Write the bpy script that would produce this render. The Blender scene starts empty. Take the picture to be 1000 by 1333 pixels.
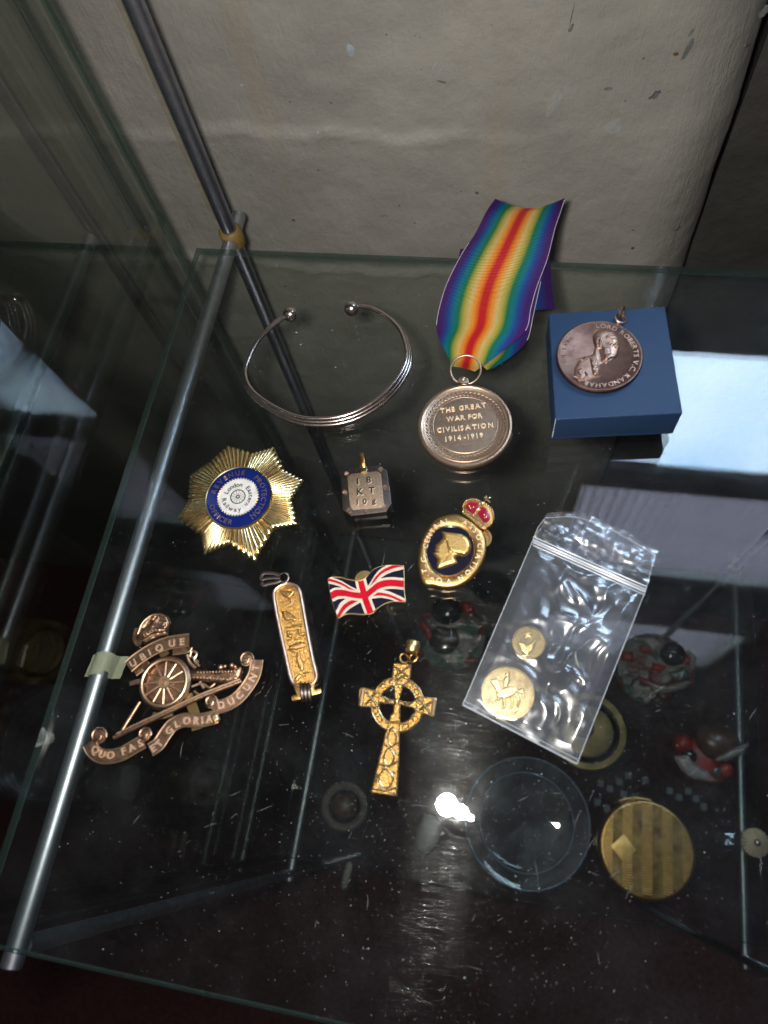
import bpy, bmesh, math, random
import numpy as np
from mathutils import Vector, Matrix, noise

random.seed(7); rng = np.random.default_rng(7)
S = 0.001                                     # everything below is written in millimetres
sc = bpy.context.scene
COL = sc.collection
PI = math.pi

# ------------------------------------------------------------------ camera
RM = np.array([[0.98063275, -0.09823169, 0.16944009],
               [0.15599695, 0.91484516, -0.37245574],
               [-0.11842449, 0.39167443, 0.91245097]])
FPX, HC = 940.0, 243.0
cam = bpy.data.cameras.new('camera'); co = bpy.data.objects.new('camera', cam); COL.objects.link(co)
M4 = Matrix([list(RM[0]) + [0], list(RM[1]) + [0], list(RM[2]) + [HC * S], [0, 0, 0, 1]])
co.matrix_world = M4
cam.sensor_fit = 'HORIZONTAL'; cam.sensor_width = 36; cam.lens = 36 * FPX / 1000
cam.clip_start = 0.01; cam.clip_end = 50
cam.dof.use_dof = True; cam.dof.focus_distance = 0.30; cam.dof.aperture_fstop = 15
sc.camera = co

# ------------------------------------------------------------------ world, flash, exposure
w = bpy.data.worlds.new("World"); sc.world = w; w.use_nodes = True
bg = w.node_tree.nodes['Background']
bg.inputs['Color'].default_value = (0.55, 0.62, 0.75, 1); bg.inputs['Strength'].default_value = 0.035
def flash(x, y, r, e):
    l = bpy.data.lights.new('camera_flash', 'SPOT'); l.energy = e; l.spot_size = math.radians(128); l.spot_blend = 1.0; l.shadow_soft_size = r
    l.color = (1.0, 0.96, 0.91)
    o = bpy.data.objects.new('camera_flash', l); COL.objects.link(o); o.rotation_euler = (M4.to_3x3() @ Matrix.Rotation(math.radians(5), 3, 'X')).to_euler(); o.location = (x, y, HC * S)
flash(-0.0198, 0.0066, 0.0066, 3.1)
flash(-0.0108, 0.0040, 0.0045, 0.8)
sc.view_settings.view_transform = 'Standard'; sc.view_settings.look = 'None'
sc.view_settings.exposure = 0; sc.view_settings.gamma = 1
sc.render.engine = 'CYCLES'
sc.cycles.max_bounces = 14; sc.cycles.transparent_max_bounces = 40; sc.cycles.glossy_bounces = 6
sc.cycles.transmission_bounces = 8; sc.cycles.use_denoising = True
sc.cycles.caustics_reflective = True; sc.cycles.sample_clamp_indirect = 25

# ------------------------------------------------------------------ helpers
def P(u, v, z=0.0):
    """where the sight line of a photograph pixel meets the level z (mm)"""
    r = RM @ np.array([u - 500.0, -(v - 666.5), -FPX]); t = (z - HC) / r[2]
    return (r[0] * t, r[1] * t, z)
class Crop:
    def __init__(s, x0, y0, k): s.x0, s.y0, s.k = x0, y0, k
    def __call__(s, cx, cy, z=0.0): return P(s.x0 + cx / s.k, s.y0 + cy / s.k, z)
    def xy(s, pts, z=0.0): return [s(a, b, z)[:2] for a, b in pts]

def thing(name, label, cat, loc=(0, 0, 0), group=None):
    o = bpy.data.objects.new(name, None); COL.objects.link(o)
    o.location = [c * S for c in loc]; o.empty_display_size = 0.005
    o['label'] = label; o['category'] = cat
    if group: o['group'] = group
    return o
def tag(o, label=None, cat=None, group=None, kind=None):
    if label: o['label'] = label
    if cat: o['category'] = cat
    if group: o['group'] = group
    if kind: o['kind'] = kind
    return o
def root_loc(o):
    while o is not None and o.parent is not None: o = o.parent
    return np.array(o.location) if o is not None else np.zeros(3)
def mesh(name, geo, mat, parent=None, smooth=True, angle=40, base=None, uv=None, kind=None, mats=None, midx=None):
    """geo = (verts in world mm, faces); placed relative to the parent's (or its own) base"""
    V, Fs = geo; V = np.asarray(V, float)
    off = root_loc(parent) if parent is not None else (np.array(base) * S if base is not None else np.zeros(3))
    m = bpy.data.meshes.new(name)
    m.from_pydata((V * S - off).tolist(), [], [tuple(int(i) for i in f) for f in Fs])
    for mm in (mats or [mat]): m.materials.append(mm)
    if midx is not None: m.polygons.foreach_set('material_index', midx)
    if smooth:
        m.polygons.foreach_set('use_smooth', [True] * len(m.polygons))
        try: m.set_sharp_from_angle(angle=math.radians(angle))
        except Exception: pass
    if uv is not None:
        l = m.uv_layers.new(name='UVMap')
        idx = np.empty(len(m.loops), int); m.loops.foreach_get('vertex_index', idx)
        l.data.foreach_set('uv', np.asarray(uv, float)[idx].ravel())
    m.update()
    o = bpy.data.objects.new(name, m); COL.objects.link(o)
    if parent is not None: o.parent = parent
    elif base is not None: o.location = [c * S for c in base]
    if kind: o['kind'] = kind
    return o
def join(*gs):
    V, Fs, n = [], [], 0
    for v, f in gs:
        v = np.asarray(v, float).reshape(-1, 3); V.append(v); Fs += [tuple(i + n for i in q) for q in f]; n += len(v)
    return np.concatenate(V), Fs
def box(x0, x1, y0, y1, z0, z1):
    V = [(x, y, z) for z in (z0, z1) for y in (y0, y1) for x in (x0, x1)]
    return V, [(0, 2, 3, 1), (4, 5, 7, 6), (0, 1, 5, 4), (2, 6, 7, 3), (0, 4, 6, 2), (1, 3, 7, 5)]
def bevel_geo(geo, w, seg=2, top_only=False, ang=30):
    bm = bmesh.new(); vs = [bm.verts.new(tuple(v)) for v in geo[0]]
    for f in geo[1]:
        try: bm.faces.new([vs[i] for i in f])
        except ValueError: pass
    bmesh.ops.recalc_face_normals(bm, faces=bm.faces)
    zt = max(v.co.z for v in vs)
    es = [e for e in bm.edges if len(e.link_faces) == 2 and e.calc_face_angle(0) > math.radians(ang)
          and (not top_only or all(abs(v.co.z - zt) < 1e-4 for v in e.verts))]
    bmesh.ops.bevel(bm, geom=es, offset=w, segments=seg, profile=0.6, affect='EDGES', clamp_overlap=True)
    bm.verts.index_update()
    V = [tuple(v.co) for v in bm.verts]; Fs = [tuple(v.index for v in f.verts) for f in bm.faces]
    bm.free(); return V, Fs
def prism(poly, z0, z1, bevel=0, seg=2):
    n = len(poly); a = sum(poly[i][0] * poly[(i + 1) % n][1] - poly[(i + 1) % n][0] * poly[i][1] for i in range(n))
    if a < 0: poly = poly[::-1]
    V = [(x, y, z0) for x, y in poly] + [(x, y, z1) for x, y in poly]
    Fs = [tuple(range(n - 1, -1, -1)), tuple(range(n, 2 * n))] + [(i, (i + 1) % n, n + (i + 1) % n, n + i) for i in range(n)]
    return bevel_geo((V, Fs), bevel, seg, True) if bevel else (V, Fs)
def smooth_path(pts, n=6, closed=False):
    p = np.array(pts, float); N = len(p); out = []
    for i in range(N if closed else N - 1):
        a = p[(i - 1) % N] if (closed or i > 0) else 2 * p[0] - p[1]
        b, c = p[i], p[(i + 1) % N]
        d = p[(i + 2) % N] if (closed or i + 2 < N) else 2 * p[-1] - p[-2]
        for k in range(n):
            t = k / n
            out.append(0.5 * ((2 * b) + (-a + c) * t + (2 * a - 5 * b + 4 * c - d) * t * t + (-a + 3 * b - 3 * c + d) * t ** 3))
    if not closed: out.append(p[-1])
    return np.array(out)
def tube(pts, r, seg=8, closed=False, flat=1.0, cap=True):
    p = np.array(pts, float); n = len(p)
    rr = np.full(n, r, float) if np.isscalar(r) else np.array(r, float)
    T = (np.roll(p, -1, 0) - np.roll(p, 1, 0)) if closed else np.gradient(p, axis=0)
    T /= np.linalg.norm(T, axis=1)[:, None] + 1e-12
    up = np.array([0, 0, 1.0]) if abs(T[0][2]) < .9 else np.array([1.0, 0, 0])
    V = []; N = np.cross(T[0], np.cross(up, T[0])); N /= np.linalg.norm(N)
    for i in range(n):
        N = N - T[i] * (N @ T[i]); N /= np.linalg.norm(N) + 1e-12
        B = np.cross(T[i], N)
        for k in range(seg):
            a = 2 * PI * k / seg
            V.append(p[i] + rr[i] * (flat * math.cos(a) * N + math.sin(a) * B))
    Fs = []
    for i in range(n if closed else n - 1):
        j = (i + 1) % n
        for k in range(seg):
            l = (k + 1) % seg
            Fs.append((i * seg + k, i * seg + l, j * seg + l, j * seg + k))
    if not closed and cap:
        Fs.append(tuple(range(seg))[::-1]); Fs.append(tuple((n - 1) * seg + k for k in range(seg)))
    return np.array(V), Fs
def lathe(prof, c=(0, 0, 0), seg=64, sx=1, sy=1, rot=0):
    V, Fs = [], []; m = len(prof)
    for k in range(seg):
        a = 2 * PI * k / seg
        for r, z in prof:
            x, y = r * math.cos(a) * sx, r * math.sin(a) * sy
            V.append((c[0] + x * math.cos(rot) - y * math.sin(rot), c[1] + x * math.sin(rot) + y * math.cos(rot), c[2] + z))
    for k in range(seg):
        l = (k + 1) % seg
        for i in range(m - 1):
            Fs.append((k * m + i, l * m + i, l * m + i + 1, k * m + i + 1))
    V = np.array(V)
    if prof[0][0] > 1e-6 and prof[0][0] != prof[-1][0]: Fs.append(tuple(k * m for k in range(seg))[::-1])
    return V, Fs
def ball(c, r, seg=16, rings=10, sz=1.0):
    V = [(c[0], c[1], c[2] - r * sz)]
    for i in range(1, rings):
        a = -PI / 2 + PI * i / rings
        for k in range(seg):
            b = 2 * PI * k / seg
            V.append((c[0] + r * math.cos(a) * math.cos(b), c[1] + r * math.cos(a) * math.sin(b), c[2] + r * sz * math.sin(a)))
    V.append((c[0], c[1], c[2] + r * sz)); Fs = []
    for k in range(seg): Fs.append((0, 1 + (k + 1) % seg, 1 + k))
    for i in range(rings - 2):
        for k in range(seg):
            l = (k + 1) % seg; a = 1 + i * seg
            Fs.append((a + k, a + l, a + seg + l, a + seg + k))
    a = 1 + (rings - 2) * seg
    for k in range(seg): Fs.append((a + k, a + (k + 1) % seg, len(V) - 1))
    return V, Fs
def ring(c, R, r, seg=40, axis=(0, 0, 1), s2=8, sx=1, sy=1):
    ax = Vector(axis).normalized(); q = Vector((0, 0, 1)).rotation_difference(ax)
    pts = [np.array(q @ Vector((R * sx * math.cos(2 * PI * k / seg), R * sy * math.sin(2 * PI * k / seg), 0))) + np.array(c) for k in range(seg)]
    return tube(pts, r, s2, closed=True)
def densify(poly, step):
    out = []
    for i in range(len(poly)):
        a = np.array(poly[i]); b = np.array(poly[(i + 1) % len(poly)]); n = max(1, int(np.linalg.norm(b - a) / step))
        for k in range(n): out.append(tuple(a + (b - a) * k / n))
    return out
def inside_dist(X, Y, poly):
    p = np.array(poly, float); q = np.roll(p, -1, 0)
    ins = np.zeros(X.shape, bool); d = np.full(X.shape, 1e9)
    for (x1, y1), (x2, y2) in zip(p, q):
        if y1 != y2:
            c = ((y1 > Y) != (y2 > Y)) & (X < (x2 - x1) * (Y - y1) / (y2 - y1) + x1); ins ^= c
        L = (x2 - x1) ** 2 + (y2 - y1) ** 2 + 1e-12
        t = np.clip(((X - x1) * (x2 - x1) + (Y - y1) * (y2 - y1)) / L, 0, 1)
        d = np.minimum(d, np.hypot(X - x1 - t * (x2 - x1), Y - y1 - t * (y2 - y1)))
    return np.where(ins, d, -d)
def fbm(X, Y, sc_, seed=0, oct=3):
    r = np.random.default_rng(seed); out = np.zeros(X.shape); amp = 1
    for o in range(oct):
        for k in range(5):
            a = r.uniform(0, 2 * PI); f = sc_ * 2 ** o * r.uniform(.7, 1.4); ph = r.uniform(0, 6.28)
            out += amp / 5 * np.sin(f * (X * math.cos(a) + Y * math.sin(a)) + ph + 1.5 * np.sin(f * .6 * (Y * math.cos(a) - X * math.sin(a)) + ph * 2))
        amp *= .5
    return out
def relief(layers, z0, res=0.15, rough=0.0, fine=6.0, seed=1):
    """layers: (polygon mm, height, falloff). Rounded relief raised over the level z0."""
    allp = np.concatenate([np.array(l[0]) for l in layers if l[1] > 0]); lo = allp.min(0) - res; hi = allp.max(0) + res
    xs = np.arange(lo[0], hi[0], res); ys = np.arange(lo[1], hi[1], res); X, Y = np.meshgrid(xs, ys)
    Z = np.zeros(X.shape); mask = np.zeros(X.shape, bool)
    for poly, h, fo in layers:
        d = inside_dist(X, Y, poly); t = np.clip(d / fo, 0, 1); pr = np.sqrt(np.clip(1 - (1 - t) ** 2, 0, 1))
        Z = Z + h * pr * (d > 0)
        if h > 0: mask |= d > 0
    if rough: Z = Z + rough * fbm(X, Y, fine, seed) * mask
    idx = -np.ones(X.shape, int); cell = mask[:-1, :-1] | mask[1:, :-1] | mask[:-1, 1:] | mask[1:, 1:]
    use = np.zeros(X.shape, bool); use[:-1, :-1] |= cell; use[1:, :-1] |= cell; use[:-1, 1:] |= cell; use[1:, 1:] |= cell
    idx[use] = np.arange(use.sum())
    V = np.stack([X[use], Y[use], z0 - .04 + Z[use]], 1); jj, ii = np.nonzero(cell)
    Fs = np.stack([idx[jj, ii], idx[jj, ii + 1], idx[jj + 1, ii + 1], idx[jj + 1, ii]], 1)
    return V, [tuple(f) for f in Fs]

# lettering ---------------------------------------------------------
_g = {}
def glyph(ch, bold=.0, ext=.5):
    k = (ch, bold)
    if k in _g: return _g[k]
    c = bpy.data.curves.new('glyph', 'FONT'); c.body = ch; c.size = 1; c.extrude = .5; c.offset = bold; c.resolution_u = 3
    o = bpy.data.objects.new('glyph', c); COL.objects.link(o); bpy.context.view_layer.update()
    m = bpy.data.meshes.new_from_object(o.evaluated_get(bpy.context.evaluated_depsgraph_get()))
    V = np.array([tuple(v.co) for v in m.vertices]).reshape(-1, 3); Fs = [tuple(p.vertices) for p in m.polygons]
    bpy.data.objects.remove(o); bpy.data.curves.remove(c); bpy.data.meshes.remove(m)
    if len(V): x0, x1 = V[:, 0].min(), V[:, 0].max(); V[:, 0] -= (x0 + x1) / 2; wd = x1 - x0
    else: wd = .28
    _g[k] = (V, Fs, wd); return _g[k]
def letters(s, pos, size, z, h, bold=0.0, track=.1, wide=1.0):
    """pos(t in 0..1) -> (x, y, baseline angle); the string spreads over the whole path"""
    gl = [glyph(c, bold) for c in s]; tot = sum(g[2] * wide + track for g in gl) - track
    out = []; a = 0
    for g in gl:
        t = (a + g[2] * wide / 2) / tot; a += g[2] * wide + track
        if not len(g[0]): continue
        x, y, an = pos(t); V = g[0] * np.array([size * wide, size, 1])
        Vx = x + V[:, 0] * math.cos(an) - V[:, 1] * math.sin(an); Vy = y + V[:, 0] * math.sin(an) + V[:, 1] * math.cos(an)
        out.append((np.stack([Vx, Vy, z + (g[0][:, 2] + .5) * h], 1), g[1]))
    return join(*out)
def on_line(a, b):
    a, b = np.array(a[:2]), np.array(b[:2]); an = math.atan2(*(b - a)[::-1])
    return lambda t: (*(a + (b - a) * t), an)
def on_arc(c, R, a0, a1, k=1.0, rot=0):
    """a0 -> a1 degrees; clockwise runs read from outside, counter-clockwise from inside"""
    def f(t):
        a = math.radians(a0 + (a1 - a0) * t); x, y = R * math.cos(a), R * k * math.sin(a)
        x, y = x * math.cos(rot) - y * math.sin(rot), x * math.sin(rot) + y * math.cos(rot)
        nx, ny = math.cos(a) * k, math.sin(a); th = math.atan2(ny, nx) + rot
        return c[0] + x, c[1] + y, th + (-PI / 2 if a1 < a0 else PI / 2)
    return f
def on_path(pts, shift=0):
    p = np.array([q[:2] for q in pts]); d = np.r_[0, np.cumsum(np.linalg.norm(np.diff(p, axis=0), axis=1))]
    def f(t):
        s = t * d[-1]; x, y = np.interp(s, d, p[:, 0]), np.interp(s, d, p[:, 1])
        e = d[-1] * .03; x2, y2 = np.interp(s + e, d, p[:, 0]), np.interp(s + e, d, p[:, 1]); x1, y1 = np.interp(s - e, d, p[:, 0]), np.interp(s - e, d, p[:, 1])
        an = math.atan2(y2 - y1, x2 - x1); return x - math.sin(an) * shift, y + math.cos(an) * shift, an
    return f

# materials ---------------------------------------------------------
def newmat(name):
    m = bpy.data.materials.new(name); m.use_nodes = True; nt = m.node_tree
    return m, nt, nt.nodes['Principled BSDF']
def noise_node(nt, scale, detail=4, coord=None, rough=.6):
    if coord is None:
        tc = nt.nodes.new('ShaderNodeTexCoord'); coord = tc.outputs['Object']
    n = nt.nodes.new('ShaderNodeTexNoise'); n.inputs['Scale'].default_value = scale; n.inputs['Detail'].default_value = detail
    n.inputs['Roughness'].default_value = rough; nt.links.new(coord, n.inputs['Vector']); return n
def ramp(nt, fac, stops):
    r = nt.nodes.new('ShaderNodeValToRGB'); nt.links.new(fac, r.inputs['Fac']); e = r.color_ramp.elements
    e[0].position, e[0].color = stops[0][0], (*stops[0][1], 1); e[1].position, e[1].color = stops[-1][0], (*stops[-1][1], 1)
    for p, c in stops[1:-1]: x = e.new(p); x.color = (*c, 1)
    return r
def bump(nt, b, h, dist, strength=1):
    n = nt.nodes.new('ShaderNodeBump'); n.inputs['Distance'].default_value = dist; n.inputs['Strength'].default_value = strength
    nt.links.new(h, n.inputs['Height']); nt.links.new(n.outputs['Normal'], b.inputs['Normal']); return n
def metal(name, c, c2=None, rough=.3, scale=500, bmp=0.0, bscale=3000, met=1.0, lo=.35, hi=.65, rvar=.15):
    m, nt, b = newmat(name); b.inputs['Metallic'].default_value = met
    c2 = c2 or tuple(x * .6 for x in c)
    n = noise_node(nt, scale); r = ramp(nt, n.outputs['Fac'], [(lo, c), (hi, c2)]); nt.links.new(r.outputs['Color'], b.inputs['Base Color'])
    mr = nt.nodes.new('ShaderNodeMapRange'); mr.inputs['To Min'].default_value = max(.02, rough - rvar * .5); mr.inputs['To Max'].default_value = rough + rvar
    nt.links.new(n.outputs['Fac'], mr.inputs['Value']); nt.links.new(mr.outputs['Result'], b.inputs['Roughness'])
    if bmp: bump(nt, b, noise_node(nt, bscale, 3).outputs['Fac'], bmp * S)
    return m
def paint(name, c, rough=.5, c2=None, scale=300, bmp=0, bscale=2000, spec=.5, coat=0):
    m, nt, b = newmat(name); b.inputs['Roughness'].default_value = rough; b.inputs['Specular IOR Level'].default_value = spec
    b.inputs['Coat Weight'].default_value = coat; b.inputs['Coat Roughness'].default_value = .05
    c2 = c2 or tuple(x * .8 for x in c)
    r = ramp(nt, noise_node(nt, scale).outputs['Fac'], [(.35, c), (.65, c2)]); nt.links.new(r.outputs['Color'], b.inputs['Base Color'])
    if bmp: bump(nt, b, noise_node(nt, bscale, 4).outputs['Fac'], bmp * S)
    return m
def schlick(nt, f0):
    """mirror share of a thin clear sheet, the same from both sides"""
    N = nt.nodes.new; L = nt.links.new; lw = N('ShaderNodeLayerWeight'); lw.inputs['Blend'].default_value = .5
    pw = N('ShaderNodeMath'); pw.operation = 'POWER'; pw.inputs[1].default_value = 5; L(lw.outputs['Facing'], pw.inputs[0])
    ma = N('ShaderNodeMath'); ma.operation = 'MULTIPLY_ADD'; ma.inputs[1].default_value = 1 - f0; ma.inputs[2].default_value = f0; L(pw.outputs[0], ma.inputs[0]); return ma.outputs[0]
def glass_mat(name, tint=(.88, .905, .885), ior=1.5, smear=True, haze=1, f0=None):
    m, nt, b = newmat(name); nt.nodes.remove(b); out = nt.nodes['Material Output']; N = nt.nodes.new; L = nt.links.new
    tr = N('ShaderNodeBsdfTransparent'); tr.inputs['Color'].default_value = (*tint, 1)
    gl = N('ShaderNodeBsdfAnisotropic'); gl.inputs['Roughness'].default_value = 0.0
    mx = N('ShaderNodeMixShader'); L(schlick(nt, f0 or ((ior - 1) / (ior + 1)) ** 2), mx.inputs[0]); L(tr.outputs[0], mx.inputs[1]); L(gl.outputs[0], mx.inputs[2])
    last = mx
    if smear:                                   # finger grease and polishing marks wiped along one direction
        an = N('ShaderNodeBsdfAnisotropic'); an.inputs['Roughness'].default_value = .045
        tcs = N('ShaderNodeTexCoord'); mps = N('ShaderNodeMapping'); mps.inputs['Scale'].default_value = (30, 1500, 30); L(tcs.outputs['Object'], mps.inputs['Vector'])
        ns = noise_node(nt, 1, 2, mps.outputs['Vector']); bs = N('ShaderNodeBump'); bs.inputs['Distance'].default_value = .00020; L(ns.outputs['Fac'], bs.inputs['Height']); L(bs.outputs['Normal'], an.inputs['Normal'])
        a2 = N('ShaderNodeBsdfAnisotropic'); a2.inputs['Roughness'].default_value = .085
        ms = N('ShaderNodeMixShader'); ms.inputs[0].default_value = .22; L(an.outputs[0], ms.inputs[1]); L(a2.outputs[0], ms.inputs[2]); an = ms
        n = noise_node(nt, 110, 6, rough=.75); mp = nt.nodes.new('ShaderNodeMapRange'); mp.inputs['From Min'].default_value = .45; mp.inputs['From Max'].default_value = .72
        mp.inputs['To Min'].default_value = .0006; mp.inputs['To Max'].default_value = .0062; L(n.outputs['Fac'], mp.inputs['Value'])
        m2 = N('ShaderNodeMixShader'); L(mp.outputs['Result'], m2.inputs[0]); L(mx.outputs[0], m2.inputs[1]); L(an.outputs[0], m2.inputs[2]); last = m2
        df = N('ShaderNodeBsdfDiffuse'); df.inputs['Color'].default_value = (.7, .75, .8, 1)
        n2 = noise_node(nt, 35, 6, rough=.75); mp2 = nt.nodes.new('ShaderNodeMapRange'); mp2.inputs['From Min'].default_value = .45; mp2.inputs['From Max'].default_value = .8
        mp2.inputs['To Min'].default_value = .0015 * haze; mp2.inputs['To Max'].default_value = .010 * haze; L(n2.outputs['Fac'], mp2.inputs['Value'])
        m3 = N('ShaderNodeMixShader'); L(mp2.outputs['Result'], m3.inputs[0]); L(m2.outputs[0], m3.inputs[1]); L(df.outputs[0], m3.inputs[2]); last = m3
    L(last.outputs[0], out.inputs['Surface']); return m

M = {}
M['hazed'] = glass_mat('hazed_dish', tint=(.92, .94, .95), haze=14)  # diffuse haze raised to stand in for milky reflections in the dish
M['glass'] = glass_mat('shelf_glass')
M['glass_side'] = glass_mat('side_glass', tint=(.90, .92, .90), smear=False, f0=.10)
M['clear'] = glass_mat('clear_glass', tint=(.93, .94, .94), smear=False)
def edge_mat():
    m, nt, b = newmat('glass_edge'); nt.nodes.remove(b); N = nt.nodes.new; L = nt.links.new
    tr = N('ShaderNodeBsdfTransparent'); tr.inputs['Color'].default_value = (.42, .50, .46, 1)
    gl = N('ShaderNodeBsdfAnisotropic'); gl.inputs['Roughness'].default_value = .12
    mx = N('ShaderNodeMixShader'); L(schlick(nt, .06), mx.inputs[0]); L(tr.outputs[0], mx.inputs[1]); L(gl.outputs[0], mx.inputs[2])
    df = N('ShaderNodeBsdfDiffuse'); df.inputs['Color'].default_value = (.06, .10, .085, 1); m2 = N('ShaderNodeMixShader'); m2.inputs[0].default_value = .3
    L(mx.outputs[0], m2.inputs[1]); L(df.outputs[0], m2.inputs[2]); L(m2.outputs[0], nt.nodes['Material Output'].inputs['Surface']); return m
M['glass_edge'] = edge_mat()
M['alu'] = metal('satin_aluminium', (.50, .52, .58), (.40, .42, .48), .36, 300, bmp=.02, bscale=4000)
M['post'] = metal('dull_aluminium', (.40, .42, .49), (.28, .30, .36), .36, 200)
M['strip_olive'] = paint('olive_strip', (.17, .155, .115), .4)
M['brass_collar'] = paint('amber_collar', (.21, .135, .035), .5)
M['silver'] = metal('silver', (.78, .68, .64), (.55, .46, .42), .20, 900)
M['gold'] = metal('bright_gold', (.88, .66, .30), (.70, .48, .19), .30, 700)
M['gold_pol'] = metal('polished_gold', (1.0, .84, .50), (.86, .66, .32), .18, 500)
M['gold_wire'] = metal('raised_gold', (1.0, .80, .44), (.88, .62, .28), .24, 900)
M['gold_head'] = metal('matt_gold', (.86, .58, .22), (.62, .38, .12), .36, 900, bmp=.04)
M['groove_shade'] = metal('groove_shade', (.09, .05, .02), (.05, .03, .015), .5, 900)
M['letter_cu'] = metal('worn_copper_letter', (.62, .45, .32), (.44, .30, .20), .5, 900, met=.85)
M['ring_dull'] = paint('ring_dull', (.16, .13, .10), .4, (.09, .07, .055), 120)
M['letter'] = metal('worn_letter', (.95, .80, .58), (.80, .62, .42), .50, 1500, met=.75)
M['gold_dull'] = metal('brushed_gold', (.62, .38, .14), (.36, .20, .07), .29, 900, bmp=.05, bscale=5000)
M['gold_grain'] = metal('sandblasted_gold', (.62, .35, .10), (.30, .155, .045), .26, 1800, bmp=.30, bscale=2200)
M['rose'] = metal('rose_gold', (.60, .42, .31), (.44, .30, .22), .34, 500, bmp=.03)
M['medal'] = metal('medal_bronze', (.62, .44, .31), (.44, .31, .22), .33, 260, bmp=.03)
M['medal_hi'] = metal('medal_bronze_worn', (.66, .50, .38), (.50, .37, .27), .38, 400)
M['copper'] = metal('copper_brown', (.46, .29, .19), (.20, .12, .08), .30, 420, bmp=.08)
M['copper_hi'] = metal('worn_gilding', (.66, .46, .29), (.46, .29, .18), .38, 500)
M['bronze'] = metal('brown_bronze', (.20, .115, .085), (.13, .07, .055), .36, 260, bmp=.05)
M['bronze_hi'] = metal('brown_bronze_worn', (.42, .27, .21), (.30, .18, .13), .40, 300)
M['ingot'] = metal('ingot_dark', (.17, .14, .125), (.10, .085, .08), .36, 700)
M['ingot_in'] = metal('ingot_brushed', (.42, .31, .22), (.27, .19, .13), .44, 1800, bmp=.14, bscale=5000)
M['dark_in'] = paint('recess_shade', (.02, .014, .01), .5)
M['navy'] = paint('navy_enamel', (.006, .006, .018), .25, coat=.6)
M['blue_en'] = paint('royal_blue_enamel', (.006, .016, .125), .12, coat=.8)
M['white_en'] = paint('white_enamel', (.66, .65, .62), .2, coat=.5)
M['red_en'] = paint('red_enamel', (.48, .008, .022), .18, coat=.7)
M['crimson'] = paint('crimson_enamel', (.26, .006, .030), .2, coat=.6)
M['cream_en'] = paint('cream_enamel', (.62, .52, .41), .22, coat=.5)
M['black'] = paint('black_print', (.008, .008, .009), .4)
M['box'] = paint('blue_card', (.014, .040, .098), .5, (.011, .031, .078), 3500, bmp=.07, bscale=5000, spec=.3)
M['box_dark'] = paint('inner_card', (.012, .012, .016), .6)
M['card_white'] = paint('worn_card', (.45, .46, .5), .8)
M['thread'] = paint('white_thread', (.62, .55, .60), .8)
M['tape'] = paint('masking_tape', (.36, .35, .26), .6, (.31, .31, .22), 250, bmp=.03)
M['dust'] = paint('dust', (.55, .57, .6), .9)
M['porc_red'] = paint('red_glaze', (.34, .028, .014), .4, (.10, .014, .01), 90)
M['porc_white'] = paint('cream_glaze', (.30, .28, .25), .25, (.19, .18, .16), 150, coat=.4)
M['porc_green'] = paint('green_glaze', (.065, .10, .085), .25, (.04, .07, .06), 90, coat=.4)
M['porc_brown'] = paint('brown_glaze', (.10, .05, .035), .3, (.05, .028, .02), 120)
M['porc_black'] = paint('black_glaze', (.012, .012, .014), .15, coat=.5)
M['brass_old'] = metal('tarnished_brass', (.24, .18, .07), (.15, .11, .045), .45, 60)
M['bone'] = paint('bone', (.24, .23, .19), .5, (.16, .15, .12), 80)

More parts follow.
